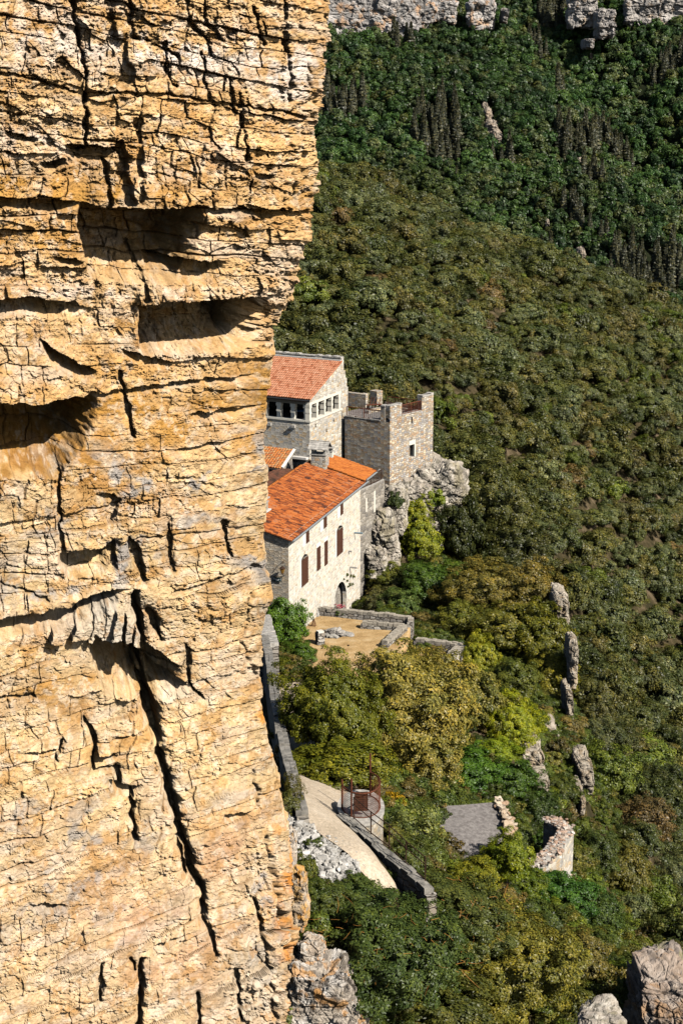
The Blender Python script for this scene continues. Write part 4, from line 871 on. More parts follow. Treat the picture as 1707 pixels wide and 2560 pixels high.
# ---- loggia house
Y0 = 151.7; S = onY(774, 1052, Y0); SA = (float(S[0]), float(S[1])); ZS = float(S[2]); lr_, ll_ = hat(65.8), hat(152.2)
QR = Wall(SA, lr_, (lr_[1], -lr_[0])); QL = Wall(SA, ll_, (ll_[1], -ll_[0]) if ll_[0] > 0 else (-ll_[1], ll_[0]))
if QL.n[1] > 0: QL.n = (-QL.n[0], -QL.n[1])
LQ = QR.px(853, 1018)[0]; _, ZEA = QR.px(773.5, 998); _, ZRG = QR.px(851, 906); _, ZLB = QR.px(848, 985)
0 and print('loggia', SA, ZS, LQ, ZEA, ZRG, ZLB)
lg = empty('loggia_house', (SA[0], SA[1], 0), 'rubble stone house with open pillared loggia and new salmon tiled roof, tucked against the cliff', 'house')
LLN = 9.0
mb = MB(); QR.panel(mb, LQ, -3, ZS, []); QL.panel(mb, LLN, -3, ZS, []); 
mb.poly([QR.P(0, ZLB + .25), QR.P(LQ, ZLB + .25), QR.P(LQ, ZRG), QR.P(0, max(ZEA, ZLB + .26))], [(0, ZLB + .25), (LQ, ZLB + .25), (LQ, ZRG), (0, ZEA)])
mb.build('wall', M['loggia'], lg)
mb = MB(); bk_ = [QR.P(LQ, -3, .0), QR.P(LQ + .55, -3, .0)]
QR.block(mb, LQ - .02, LQ + .5, -3, ZS + 2.9, -.8, -.01); 
zt = ZRG + .35
p = [QR.P(LQ, 0, .02)[:2], QR.P(LQ + .5, 0, .02)[:2], (QR.P(LQ + .5, 0)[0] + ll_[0] * LLN, QR.P(LQ + .5, 0)[1] + ll_[1] * LLN), (QR.P(LQ, 0)[0] + ll_[0] * LLN, QR.P(LQ, 0)[1] + ll_[1] * LLN)]
mb.prism(p, ZS, zt)
QR.block(mb, LQ + .5, LQ + .9, ZS - 4, ZRG - .9, -.5, .02); QR.block(mb, LQ + .9, LQ + 1.25, ZS - 4, ZRG - 1.7, -.5, .02); QR.block(mb, LQ + 1.25, LQ + 1.5, ZS - 4, ZRG - 2.6, -.5, .02)
mb.build('rear_wall', M['loggia'], lg)
mb = MB(); 
RW = Wall(QR.P(LQ, 0)[:2], ll_, QL.n); coping(mb, RW, .0, LLN, zt, -.5, 0, .12, .5); mb.build('coping', M['cap'], lg)
mb = MB(); QR.block(mb, -.05, LQ, ZS - .16, ZS + .02, -.45, .08); QL.block(mb, .5, LLN, ZS - .16, ZS + .02, -.45, .08); mb.build('sill', M['dressed'], lg)
mb = MB(); QR.block(mb, 0, LQ, ZLB, ZLB + .25, -.4, .012); mb.build('lintel', M['dressed'], lg)
mb = MB(); QL.block(mb, .3, LLN, ZLB + .02, ZLB + .27, -.4, .0); mb.build('beam', M['wood_old'], lg)
for xa, xb in ((773, 778), (791.7, 795.5), (811, 814), (829, 832), (847, 852)):
    mb = MB(); ua, ub = QR.px(xa, 1030)[0], QR.px(xb, 1020)[0]; ua = max(ua, 0) if xa > 773 else 0.0
    if xa == 773: ub = .42
    QR.block(mb, ua, min(ub, LQ), ZS + .022, ZLB - .002, -.45, -.0); QR.block(mb, ua - .05 if ua > .1 else ua, min(ub + .05, LQ), ZLB - .32, ZLB - .004, -.44, .01); QR.block(mb, ua - .04 if ua > .1 else ua, min(ub + .04, LQ), ZS + .55, ZS + .75, -.44, .012); mb.build('pillar', M['dressed'], lg)
for xa, xb in ((692, 701), (727, 736), (760, 765), (657, 666)):
    mb = MB(); ub, ua = QL.px(xa, 1040)[0], QL.px(xb, 1040)[0]
    QL.block(mb, ua, ub, ZS + .022, ZLB + .015, -.45, -.02); QL.block(mb, ua - .07, ub + .07, ZLB - .3, ZLB + .01, -.44, -.01); QL.block(mb, ua - .04, ub + .04, ZS + .6, ZS + .8, -.44, -.012); mb.build('pillar', M['dressed'], lg)
mb = MB(); i2 = lambda a, b, z: (SA[0] + lr_[0] * a + ll_[0] * b, SA[1] + lr_[1] * a + ll_[1] * b, z)
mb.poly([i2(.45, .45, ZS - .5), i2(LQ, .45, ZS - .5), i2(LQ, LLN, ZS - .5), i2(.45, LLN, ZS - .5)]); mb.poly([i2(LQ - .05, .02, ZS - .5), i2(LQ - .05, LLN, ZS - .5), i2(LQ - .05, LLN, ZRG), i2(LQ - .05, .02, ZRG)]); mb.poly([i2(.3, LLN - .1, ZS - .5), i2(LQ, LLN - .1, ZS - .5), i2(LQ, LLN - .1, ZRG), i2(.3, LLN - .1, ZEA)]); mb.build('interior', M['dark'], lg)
for x_, y_ in ((675, 1060), (735, 1066)):
    u, z = QL.px(x_, y_); mb = MB(); QL.block(mb, u - .2, u + .2, z - .12, z + .14, 0, .24); mb.build('corbel', M['cap'], lg)
for x_, y_ in ((789, 1062), (816, 1074), (834, 1048)):
    u, z = QR.px(x_, y_); mb = MB(); QR.block(mb, u - .15, u + .15, z - .1, z + .12, 0, .16); mb.build('corbel', M['loggia'], lg)
e0 = QL.P(-.28, ZEA + .02, .35); e1 = QL.P(LLN, ZEA + .02, .35); r0 = (RW.P(-.12, ZRG + .1, .0)); r1 = RW.P(LLN, ZRG + .1, .0)
tiled('roof', e1, e0, r0, r1, 'tile_new', lg, .235, .40, .06, 21)
mb = MB(); mb.tube([QL.P(-.25, ZEA - .1, .45), QL.P(LLN, ZEA - .1, .45)], .08, 8); mb.build('gutter', M['dkmetal'], lg, True)
mb = MB(); RW.block(mb, 0, LLN, ZRG + .1, ZRG + .22, 0, .14); mb.build('flashing', M['mortarw'], lg)
c = i2(3.0, 2.2, ZS - .5); tb = empty('table', c, 'blue covered table inside the loggia', 'table')
mb = MB(); mb.box((c[0], c[1], ZS + .28), (1.6, .9, .06), .3); mb.build('tabletop', M['cloth'], tb)
for dx in (-.7, .7):
    for dy in (-.35, .35): mb = MB(); mb.box((c[0] + dx, c[1] + dy, ZS - .12), (.06, .06, .74)); mb.build('leg', M['zinc'], tb)

# ---- small roof between the loggia house and the stone house
u0, z0 = QL.px(734, 1124); zb = z0 - .75; br_ = onz(701, 1172, zb); top0 = QL.P(u0, z0, .03); top1 = QL.P(u0 + 5.5, z0, .03)
bl_ = np.array(br_) + (np.array(top1) - np.array(top0))
lean = empty('lean_to', (float(br_[0]), float(br_[1]), 0), 'low lean-to with straw and orange tiles below the loggia', 'outbuilding')
tiled('roof', tuple(bl_), tuple(br_), top0, top1, 'tile_mix', lean, .27, .42, .07, 31)
mb = MB(); mb.poly([tuple(bl_ - np.array([0, -.25, 3])), tuple(br_ - np.array([0, -.25, 3])), tuple(br_ - np.array([0, -.25, .1])), tuple(bl_ - np.array([0, -.25, .1]))]); mb.poly([tuple(br_ - np.array([.1, -.25, 3])), (top0[0], top0[1], z0 - 3), (top0[0], top0[1], z0 - .1), tuple(br_ - np.array([.1, -.25, .1]))]); mb.build('wall', M['stain'], lean)
mb = MB(); v = np.array(top0) - br_; nn = np.array([.25, 0, 0]); mb.poly([tuple(br_ + .05 * v + [0, 0, .1]), tuple(br_ + .05 * v + nn + [0, 0, .02]), tuple(np.array(top0) + nn + [0, 0, .05]), tuple(np.array(top0) + [0, 0, .12])]); mb.build('flashing', M['mortarw'], lean)
mb = MB(); QL.block(mb, u0 - 1.6, u0 - .05, z0 - .75, z0 - .55, 0, .5); mb.build('flashing', M['mortarw'], lean)
mb = MB(); mb.tube([tuple(br_ + [.1, -.08, -.12]), tuple(bl_ + [0, -.08, -.12])], .08, 6); mb.build('gutter', M['dkmetal'], lean)

# ---- retaining wall with balcony rail between house and tower
z = WR.px(902, 1227)[1] ; p0 = onz(902, 1227, z); p1 = onz(954, 1203, z)
bw = empty('balcony_wall', p0, 'stained high retaining wall with an iron balcony rail between the stone house and the tower', 'wall')
d = (p1 - p0)[:2]; Lb = float(np.linalg.norm(d)); d = d / Lb; BWL = Wall((float(p0[0]), float(p0[1])), (float(d[0]), float(d[1])), (float(d[1]), float(-d[0])))
mb = MB(); BWL.quad(mb, -.3, Lb + .6, -8, z); mb.poly([BWL.P(-.3, z), BWL.P(Lb + .6, z), BWL.P(Lb + .6, z, -2), BWL.P(-.3, z, -2)]); mb.build('wall', M['stain'], bw)
mb = MB(); coping(mb, BWL, -.2, Lb + .4, z, -.35, 0, .1, .9); mb.build('coping', M['cap'], bw)
mb = MB(); railing(mb, BWL.P(0, z + .1, -.12), BWL.P(Lb + .2, z + .1, -.12), .95, 18, .032); mb.build('railing', M['rustd'], bw)
mb = MB(); BWL.block(mb, 1.0, 1.25, z - 2.2, z - .9, -.1, .012); BWL.block(mb, Lb * .62, Lb * .62 + .3, z - 2.6, z - .6, -.1, .012); mb.build('repair_patch', M['dressed'], bw)

# ---- red tiled porch roof by the cliff
pz = 1.2; q = [onz(700, 1500, -.6), onz(735, 1512, -.6), onz(688, 1440, 1.4), onz(650, 1428, 1.4)]
por = empty('porch', q[0], 'dull red tiled porch roof in shrubs between the cliff and the gable wall', 'porch')
tiled('roof', onz(645, 1520, -1.0), onz(738, 1520, -1.0), onz(690, 1440, 1.6), onz(640, 1428, 1.6), 'tile_red', por, .12, .2, .02, 41)
mb = MB(); a, b = onz(645, 1521, -1.1), onz(737, 1521, -1.1); mb.poly([tuple(a), tuple(b), tuple(b - [0, 0, 3]), tuple(a - [0, 0, 3])]); mb.build('wall', M['stain'], por)

# ------------------------------------------------------------------ terraces, path and low walls
def onground(px_, py_, y0=40, y1=600, f=None):
    a, b, c = [float(v) for v in ray(px_, py_)]; yy = np.linspace(y0, y1, 1600); t = yy / b; zz = CAMZ + c * t
    gz = (f or ground_z)(a * t, yy); i = int(np.argmax(gz > zz)); return np.array([a * t[i], yy[i], gz[i]])
def sheet(name, poly, z, mat, kind='structure', amp=.06, n=60):
    """flat ground inside a convex-ish polygon (world xy), slightly uneven"""
    P = np.array([p[:2] for p in poly]); c = P.mean(0); rings = []
    m = len(P); per = []
    for i in range(m):
        for t in np.linspace(0, 1, 10, endpoint=False): per.append(P[i] * (1 - t) + P[(i + 1) % m] * t)
    per = np.array(per); R_ = np.linspace(0.02, 1, 24); X = c + (per[None] - c) * R_[:, None, None]; X = np.concatenate([X, X[:, :1]], 1)
    Z = z + fbm(X[..., 0] * .8, X[..., 1] * .8, 411, 4) * amp; V = np.stack([X[..., 0], X[..., 1], Z], -1)
    skirt = V[-1:].copy(); skirt[..., 2] -= 1.5; V = np.concatenate([V, skirt])
    o = link(name, np_mesh(name, V, grid_quads(*V.shape[:2]), [M[mat]], smooth=True)); tag(o, kind=kind); return o
sheet('terrace_ground', [onz(x, y, TERR) for x, y in ((722, 1640), (745, 1560), (785, 1522), (870, 1527), (1030, 1552), (1016, 1600), (985, 1680), (900, 1740), (780, 1740))], TERR, 'dry_grass')
sheet('lower_terrace_ground', [onz(x, y, TERR - 1.1) for x, y in ((1030, 1600), (1150, 1618), (1085, 1700), (1000, 1740), (960, 1700))], TERR - 1.1, 'dry_grass')
def strip(name, L, R_, mat, dz=.04, kind='structure', n=14, f=None, f2=None):
    L = np.array([onground(*p) for p in L]); R_ = np.array([onground(*p) for p in R_]); k = 50
    def rs(A): s = np.linspace(0, len(A) - 1, k); return np.stack([np.interp(s, range(len(A)), A[:, j]) for j in (0, 1)], -1)
    a, b = rs(L), rs(R_); t = np.linspace(0, 1, n)[None, :, None]; X = a[:, None] * (1 - t) + b[:, None] * t
    Z = ground_fn(X[..., 0], X[..., 1]) + dz + .08 + fbm(X[..., 0] * 1.5, X[..., 1] * 1.5, 421, 4) * .05
    V = np.stack([X[..., 0], X[..., 1], Z], -1); o = link(name, np_mesh(name, V, grid_quads(k, n), [M[mat]], smooth=True)); tag(o, kind=kind)
    return V
strip('path', [(670, 1700), (690, 1800), (725, 1930), (742, 1990), (762, 2050), (795, 2090), (850, 2130), (900, 2185), (940, 2240)], [(820, 1720), (840, 1830), (872, 1930), (880, 1990), (852, 2035), (868, 2065), (905, 2112), (950, 2170), (1000, 2240)], 'path')
def stone_wall(name, pts, thick, down, label, cat='wall', mat='dry', cap='cap', step=.5, rough=.06, group=None, blocky=True, seed=0):
    """low wall along 3-D top points; body plus a course of separate-looking capstones"""
    pts = [np.array(p, float) for p in pts]; root = empty(name, (pts[0][0], pts[0][1], pts[0][2] - down), label, cat, group); mb = MB(); cp = MB(); r = random.Random(seed + 3)
    for p, q in zip(pts, pts[1:]):
        d = q - p; L = float(np.linalg.norm(d[:2])); a = math.atan2(d[1], d[0]); n = np.array([-d[1], d[0]]) / max(L, 1e-6) * thick / 2
        e = np.array([d[0], d[1]]) / L * thick * .25
        P4 = [p[:2] - n - e, q[:2] - n + e, q[:2] + n + e, p[:2] + n - e]
        mb.prism([tuple(v) for v in P4], [p[2] - down, q[2] - down, q[2] - down, p[2] - down], [p[2] - .12, q[2] - .12, q[2] - .12, p[2] - .12])
        k = max(int(L / step), 1); s0 = 0.0
        for i in range(k):
            rows_ = 1 if thick < .5 else 2
            for jn in range(rows_):
                t0 = i / k; c = p + d * (t0 + .5 / k); off = (jn - (rows_ - 1) / 2) * thick / rows_ + r.uniform(-.03, .03); sl = d[2] / L
                cx_, cy_ = c[0] + n[0] / thick * 2 * off, c[1] + n[1] / thick * 2 * off
                cp.box((cx_, cy_, c[2] - .02 + r.uniform(-.04, .05)), (L / k * r.uniform(.82, .98), thick / rows_ * r.uniform(.95, 1.12), .22 + r.uniform(0, .08)), a + r.uniform(-rough, rough) * 1.5, 0, sl)
    mb.build('wall', M[mat], root); cp.build('coping', M[cap], root); return root
Z1 = TERR + .6
stone_wall('terrace_wall', [onz(793, 1519, Z1), onz(870, 1527, Z1), onz(960, 1536, Z1), onz(1027, 1544, Z1), onz(1025, 1550, Z1)], .48, 2.6, 'low grey stone wall along the back of the dry grass terrace', step=.42, seed=1, cap='cap_warm')
stone_wall('terrace_wall', [onz(906, 1556, Z1 - .15), onz(1010, 1563, Z1 - .15), onz(980, 1590, Z1 - .15), onz(962, 1606, Z1 - .15)], .5, 2.8, 'inner low stone wall bent at a corner, at the right end of the grass terrace', step=.42, seed=2, cap='cap_warm')
Z2 = TERR - .35
stone_wall('terrace_wall', [onz(1040, 1597, Z2), onz(1155, 1612, Z2)], .5, 2.5, 'short back wall of the lower terrace behind the pale oak', seed=4, step=.4, cap='cap_warm')
stone_wall('terrace_wall', [onz(1152, 1614, Z2), onz(1118, 1648, Z2), onz(1086, 1685, Z2), onz(1060, 1715, Z2)], .75, 3.4, 'tall pale end wall of the lower terrace, running down behind the pale oak', mat='pale', seed=5, step=.4, cap='cap_warm')
wt_ = [(757, 2035, 69), (742, 1980, 72), (722, 1905, 77), (703, 1830, 83), (690, 1760, 89), (681, 1700, 98), (672, 1640, 107), (662, 1590, 115)]
stone_wall('path_wall', [onY(*p) for p in wt_], .52, 3.2, 'long grey mortar-topped wall between the cliff foot and the path', mat='stain', step=2.4, rough=.01, seed=6, cap='cap_dark')
mb = MB(); p = onY(686, 1797 - 20, 87.2); 
stone_wall('rubble_wall', [onY(668, 1612, 112), onY(655, 1570, 119), onY(650, 1540, 126)], 1.6, 3, 'wide ruined rubble wall against the cliff, above the long path wall', mat='dry', step=.4, rough=.3, seed=7)
# retaining parapet, bastion, railing and gate right of the path
pz = float(onground(858, 2045)[2]) + .75
pw = [onz(852, 2040, pz), onz(905, 2084, pz - .05), onz(960, 2130, pz - .12), onz(1030, 2188, pz - .2), (lambda q: q)(onz(1075, 2228, pz - .3))]
stone_wall('parapet_wall', pw, .5, 3.2, 'sloping grey stone parapet along the right edge of the beige path', mat='dry', step=.6, seed=8, cap='cap_dark')
rail = empty('railing', onz(884, 2048, pz), 'rusty iron railing on the parapet beside the beige path', 'railing')
posts = [onz(884, 2050, pz), onz(927, 2088, pz - .05), onz(972, 2122, pz - .1), onz(1014, 2163, pz - .18), onz(1062, 2204, pz - .26)]
for p in posts: mb = MB(); mb.tube([p - [0, 0, .1], p + [0, 0, 1.15]], .03, 6); mb.build('post', M['rustd'], rail)
for h in (.12, .8, 1.13): mb = MB(); mb.tube([p + [0, 0, h] for p in posts], .024, 6); mb.build('rail', M['rustd'], rail)
bc = onz(902, 2012, pz + .1); R0 = .95
bas = empty('bastion', (bc[0], bc[1], pz - 3), 'round pale stone bastion under the curved rusty gate', 'bastion'); mb = MB(); cp = MB(); n = 22; base = [(bc[0] + 1.05 * math.cos(a) * 1.0, bc[1] + 1.9 * math.sin(a)) for a in [k * 2 * math.pi / n for k in range(n)]]
mb.prism(base, pz - 4.5, pz - .12); mb.build('wall', M['gable'], bas); cp.prism([(bc[0] + (x - bc[0]) * 1.06, bc[1] + (y - bc[1]) * 1.04) for x, y in base], pz - .12, pz + .03); cp.build('coping', M['cap'], bas)
gate = empty('gate', (bc[0], bc[1], pz), 'rusty curved iron gate cage on the round bastion by the path', 'gate')
arc = [(bc[0] + R0 * .95 * math.cos(a), bc[1] + 1.35 * math.sin(a)) for a in np.linspace(math.radians(-168), math.radians(60), 20)]
for h, r in ((.05, .028), (1.25, .035)): mb = MB(); mb.tube([(x, y, pz + h) for x, y in arc], r, 6); mb.build('hoop', M['rust'], gate)
mb = MB()
for i in range(0, 60):
    t = i / 59 * (len(arc) - 1); k = min(int(t), len(arc) - 2); f_ = t - k; x = arc[k][0] * (1 - f_) + arc[k + 1][0] * f_; y = arc[k][1] * (1 - f_) + arc[k + 1][1] * f_; mb.tube([(x, y, pz + .05), (x, y, pz + 1.25)], .008, 3, cap=False)
for h in np.linspace(.12, 1.2, 12): mb.tube([(x, y, pz + h) for x, y in arc], .007, 3, cap=False)
mb.build('mesh_panel', M['rust'], gate)
for k, hh in ((19, 2.2), (0, 1.5), (4, 1.9)): mb = MB(); mb.tube([(arc[k][0], arc[k][1], pz), (arc[k][0], arc[k][1], pz + hh)], .045, 6); mb.build('post', M['rust'], gate)
mb = MB(); x, y = arc[6]; mb.box((x + .1, y + .25, pz + .75), (.62, .04, .95), .1); mb.build('door_sheet', M['rustd'], gate)
# grey-roofed shed
shp = [onz(1085, 2016, 1.9), onz(1160, 2012, 1.9), onz(1238, 2005, 1.9), onz(1266, 2050, 1.55), onz(1262, 2095, 1.2), onz(1228, 2138, 1.15), onz(1141, 2143, 1.15), onz(1095, 2090, 1.5)]
shed = empty('shed', (shp[6][0], shp[6][1], -1), 'low shed with a flat grey cement roof, between the railing and the ruined wall', 'shed')
mb = MB(); b2 = [(p[0], p[1]) for p in shp][::-1]; zz = [p[2] for p in shp][::-1]; mb.prism(b2, [z - .16 for z in zz], zz); mb.build('roof', M['slab'], shed)
cn = np.mean([p[:2] for p in shp], 0); mb = MB(); b3 = [tuple(cn + (np.array(b) - cn) * .95) for b in b2]; mb.prism(b3, -4, [z - .17 for z in zz]); mb.build('wall', M['dry'], shed)
def rubble_row(name, pts, r0, n, parent, seed, spread=.15, mat='rock', pal=None, rows_=1):
    """irregular stones lying along a line, one mesh"""
    rr = np.random.default_rng(seed); V = []; Q = []; C = []; D, Qs = sphere_grid(5); pts = np.array(pts, float); pal = np.array(pal or [(.50, .44, .36), (.36, .32, .28), (.56, .50, .42), (.42, .32, .24), (.48, .34, .26)])
    for i in range(n):
        t = rr.random() * (len(pts) - 1); k = min(int(t), len(pts) - 2); c = pts[k] * (1 - (t - k)) + pts[k + 1] * (t - k) + np.append(rr.normal(size=2) * spread, rr.uniform(-.03, .1))
        s = r0 * rr.uniform(.5, 1.3) * np.array([rr.uniform(.8, 1.3), rr.uniform(.8, 1.3), rr.uniform(.4, .8)]); v = D / (np.abs(D) ** 4).sum(-1, keepdims=True) ** .25 * s * (1 + rr.normal(size=(len(D), 1)) * .0 + fbm3(D * 1.5 + i * 3, 7, 2)[:, None] * .35)
        an = rr.random() * 6.28; ca, sa = math.cos(an), math.sin(an); v = np.stack([v[:, 0] * ca - v[:, 1] * sa, v[:, 0] * sa + v[:, 1] * ca, v[:, 2] + v[:, 0] * rr.normal() * .2], -1)
        Q.append(Qs + sum(len(q) for q in V)); V.append(v + c); C.append(np.tile(pal[rr.integers(len(pal))] * rr.uniform(.75, 1.2), (len(D), 1)))
    return link(name, np_mesh(name, np.concatenate(V), np.concatenate(Q), [M[mat]], colr=np.concatenate(C)), parent)
rubble_row('stone_verge', [onz(1243, 2003, 1.95), onz(1266, 2045, 1.7), onz(1278, 2075, 1.5), onz(1268, 2096, 1.2)], .14, 110, shed, 5, .10, pal=[(.56, .44, .32), (.62, .52, .40), (.40, .32, .25), (.52, .36, .24)])
# ruined rubble wall right of the shed
rz = -.5; rA = [onz(1375, 2050, rz), onz(1416, 2074, rz), onz(1392, 2112, rz - .1), onz(1345, 2160, rz - .35), onz(1322, 2160, rz - .5)]
ruin = stone_wall('ruined_wall', rA, .7, 3.5, 'ruined pale wall with a rubble top, in bushes right of the grey-roofed shed', mat='loggia', step=.35, rough=.3, seed=11)
rubble_row('rubble_top', [p + np.array([0, 0, .06]) for p in rA], .085, 620, ruin, 6, .2, pal=[(.52, .44, .36), (.44, .30, .22), (.60, .54, .48), (.38, .30, .25), (.56, .40, .30)])
# things on the terrace
pc = onz(838, 1588, TERR); sp = empty('stone_pile', pc, 'heap of grey stones in the middle of the dry grass terrace', 'stone pile'); rubble_row('stones', [pc - [.6, 0, 0], pc + [.6, 0, 0]], .28, 34, sp, 8, .28, pal=[(.34, .32, .29), (.24, .23, .21), (.42, .40, .36)])
rubble_row('stones', [pc - [.55, 0, -.22], pc + [.5, 0, .22]], .24, 26, sp, 9, .2, pal=[(.40, .37, .33), (.28, .26, .23)]); rubble_row('stones', [pc - [.3, 0, -.42], pc + [.3, 0, .42]], .2, 14, sp, 10, .14, pal=[(.46, .43, .38), (.30, .28, .25)])
pc = onz(784, 1566, TERR); fb = empty('fire_basket', pc, 'small rusty pyramid fire basket on the grass terrace beside the green shrub', 'fire basket'); mb = MB()
for k in range(4):
    a = k * math.pi / 2 + .5; mb.tube([pc + [math.cos(a) * .24, math.sin(a) * .24, 0], pc + [math.cos(a) * .07, math.sin(a) * .07, .55]], .02, 5)
for h in np.linspace(.05, .5, 7): rr_ = .24 - .17 * h / .55; mb.tube([pc + [math.cos(a) * rr_, math.sin(a) * rr_, h] for a in [k * math.pi / 2 + .5 for k in range(5)]], .012, 4)
mb.build('basket', M['rust'], fb); mb = MB(); frus(mb, pc, .09, .02, pc[2] + .552, pc[2] + .72, 6); mb.build('cap', M['rustd'], fb)
pc = onz(800, 1610, TERR); pi_ = empty('stone_pillar', pc, 'short stone pillar with a white top stone at the edge of the green shrub', 'pillar'); mb = MB()
for k in range(4): mb.box(pc + [0, 0, .12 + k * .24], (.62 - .02 * (k % 2), .6, .225), .3 + .05 * k)
mb.build('shaft', M['dry'], pi_); mb = MB(); mb.box(pc + [0, 0, 1.04], (.5, .45, .16), .5); mb.build('capstone', M['dressed'], pi_)
c = onz(772, 1532, TERR); rk = rock('terrace_rock', c + [0, 0, .1], (.95, 1.1, .8), 131, 50, .4, 1.6, [(.42, .40, .37), (.52, .50, .46), (.30, .29, .27), (.40, .36, .30)]); tag(rk, 'flat grey bedrock outcrop at the near corner of the stone house', 'rock')
# flowers by the archway
pc = onz(848, 1541, TERR); fl = plant('flower_shrub', 'small', pc + [0, 0, .35], (.42, .4, .36), 'green', 'green shrub topped with pink flowers in front of the archway', 'flowers', foot=TERR, trunk=False)
rr = np.random.default_rng(3); V = []; Q = []
for i in range(46):
    q = pc + [rr.normal() * .22, rr.normal() * .15, .72 + rr.random() * .38]; s = .055
    for k in range(3):
        a = rr.normal(size=3); a /= np.linalg.norm(a); b = np.cross(a, rr.normal(size=3)); b /= np.linalg.norm(b); Q.append([len(V), len(V) + 1, len(V) + 2, len(V) + 3]); V += [q - a * s, q + b * s, q + a * s, q - b * s]
link('blossom', np_mesh('blossom', V, Q, [M['flower']]), fl)

# ------------------------------------------------------------------ rocks of the spur
PW = [(.42, .37, .31), (.58, .53, .45), (.24, .22, .18), (.33, .29, .19)]; PG = [(.44, .40, .35), (.56, .52, .47), (.26, .25, .22), (.34, .31, .20)]
def rock_px(px_, py_, w_, h_, Y, dy, seed, label, pal=PW, n=70, name='boulder', square=.45, blocks=1.3, lich=.7, ang=0, group=None):
    c = onY(px_, py_, Y); dep = Y * PC - (c[2] - CAMZ) * PS; o = rock(name, c, (w_ / F * dep / 2, dy, h_ / F * dep / 2), seed, n, square, blocks, pal, ang, lichen=lich); tag(o, label, 'rock', group); return o
rock_px(1088, 1228, 150, 175, 160.5, 3.2, 201, 'big rounded lichen-covered limestone boulder at the right foot of the tower', n=110)
rock_px(1020, 1245, 120, 110, 157.5, 2.2, 202, 'jagged pale rock ledge directly under the sunny side of the tower', n=80)
rock_px(985, 1275, 70, 120, 154.5, 2.0, 203, 'narrow rock wedge under the tower corner beside the stepped buttresses', n=70)
rock_px(958, 1362, 80, 160, 151.5, 2.5, 204, 'tall mottled rock face below the stepped buttresses', n=90)
rock_px(938, 1405, 62, 110, 149.6, 1.8, 205, 'mottled rock foot right of the white drainpipe', n=70)
rock_px(1010, 1330, 150, 230, 158.5, 2.4, 207, 'steep mottled rock wall that carries the tower', n=120, square=.8)
rock_px(1062, 1350, 90, 150, 158.5, 3, 206, 'pale rock behind the yellow-green climbing plant', n=60)
for k, (x, y, w_, h_, Y, lb) in enumerate([(1398, 1505, 60, 80, 137, 'pale crag top rising out of the oaks above the long cliff edge'), (1425, 1640, 40, 150, 127, 'narrow pale crag edge beside the olive-green oaks'), (1416, 1745, 30, 100, 120, 'slim pale rock strip below the narrow crag edge'), (1452, 1915, 66, 92, 107, 'round white crag with horizontal cracks at the cliff edge'), (1445, 1985, 30, 70, 103, 'small orange-tinted rock under the round white crag'), (1322, 1880, 90, 100, 103, 'broken white scree rock right of the lime-green tree'), (1372, 1830, 70, 50, 109, 'brown ledge above the broken white scree rock'), (1345, 1935, 60, 60, 100, 'low whitish rock among shrubs above the shed')]):
    rock_px(x, y + 6, w_ * .6, h_ * .78, Y, 2.2 if w_ < 50 else 2.6, 210 + k, lb, n=90, square=.7, pal=[(.42, .36, .28), (.54, .48, .39), (.26, .23, .18), (.38, .28, .17)])
rock_px(1655, 2530, 130, 190, 66, 2.6, 230, 'large pinkish square-cut crag in the bottom right corner', pal=[(.36, .28, .22), (.44, .37, .31), (.20, .17, .15), (.38, .23, .12)], n=150, square=.9, blocks=1.4)
rock_px(1665, 2440, 110, 80, 70, 2.2, 231, 'upper broken rock behind the bottom right crag', pal=[(.36, .30, .25), (.46, .39, .33), (.20, .17, .15), (.26, .24, .12)], n=110, square=.6, blocks=1.8)
rock_px(1500, 2555, 110, 60, 63, 1.6, 232, 'small white rock showing through leaves left of the bottom right crag', n=60)
# foot of the near cliff
CL = [(.46, .40, .33), (.60, .57, .53), (.22, .19, .16), (.56, .27, .06)]
rock_px(800, 2520, 150, 230, 59.5, 1.3, 240, 'blocky white and orange rock face at the cliff foot', pal=CL, n=140, square=.9, blocks=1.7)
rock_px(782, 2395, 70, 110, 60.8, .9, 241, 'orange-lichened rock against the cliff foot', pal=[(.52, .42, .32), (.60, .56, .50), (.34, .28, .22), (.66, .28, .04)], n=80, square=.5)
rock_px(748, 2245, 46, 150, 62.0, .7, 242, 'strip of orange-lichened rocks along the cliff edge beside the rubble', pal=[(.58, .36, .14), (.60, .50, .38), (.34, .28, .22), (.70, .30, .03)], n=80, square=.5)
rock_px(862, 2560, 110, 130, 58.8, 1.2, 243, 'mottled rock under the dark bushy tree at the cliff foot', pal=CL, n=80)
rock_px(722, 2120, 40, 120, 64.0, .7, 244, 'narrow lichened rock spur left of the white rubble', pal=[(.56, .46, .36), (.62, .56, .48), (.36, .32, .28), (.62, .34, .10)], n=70)
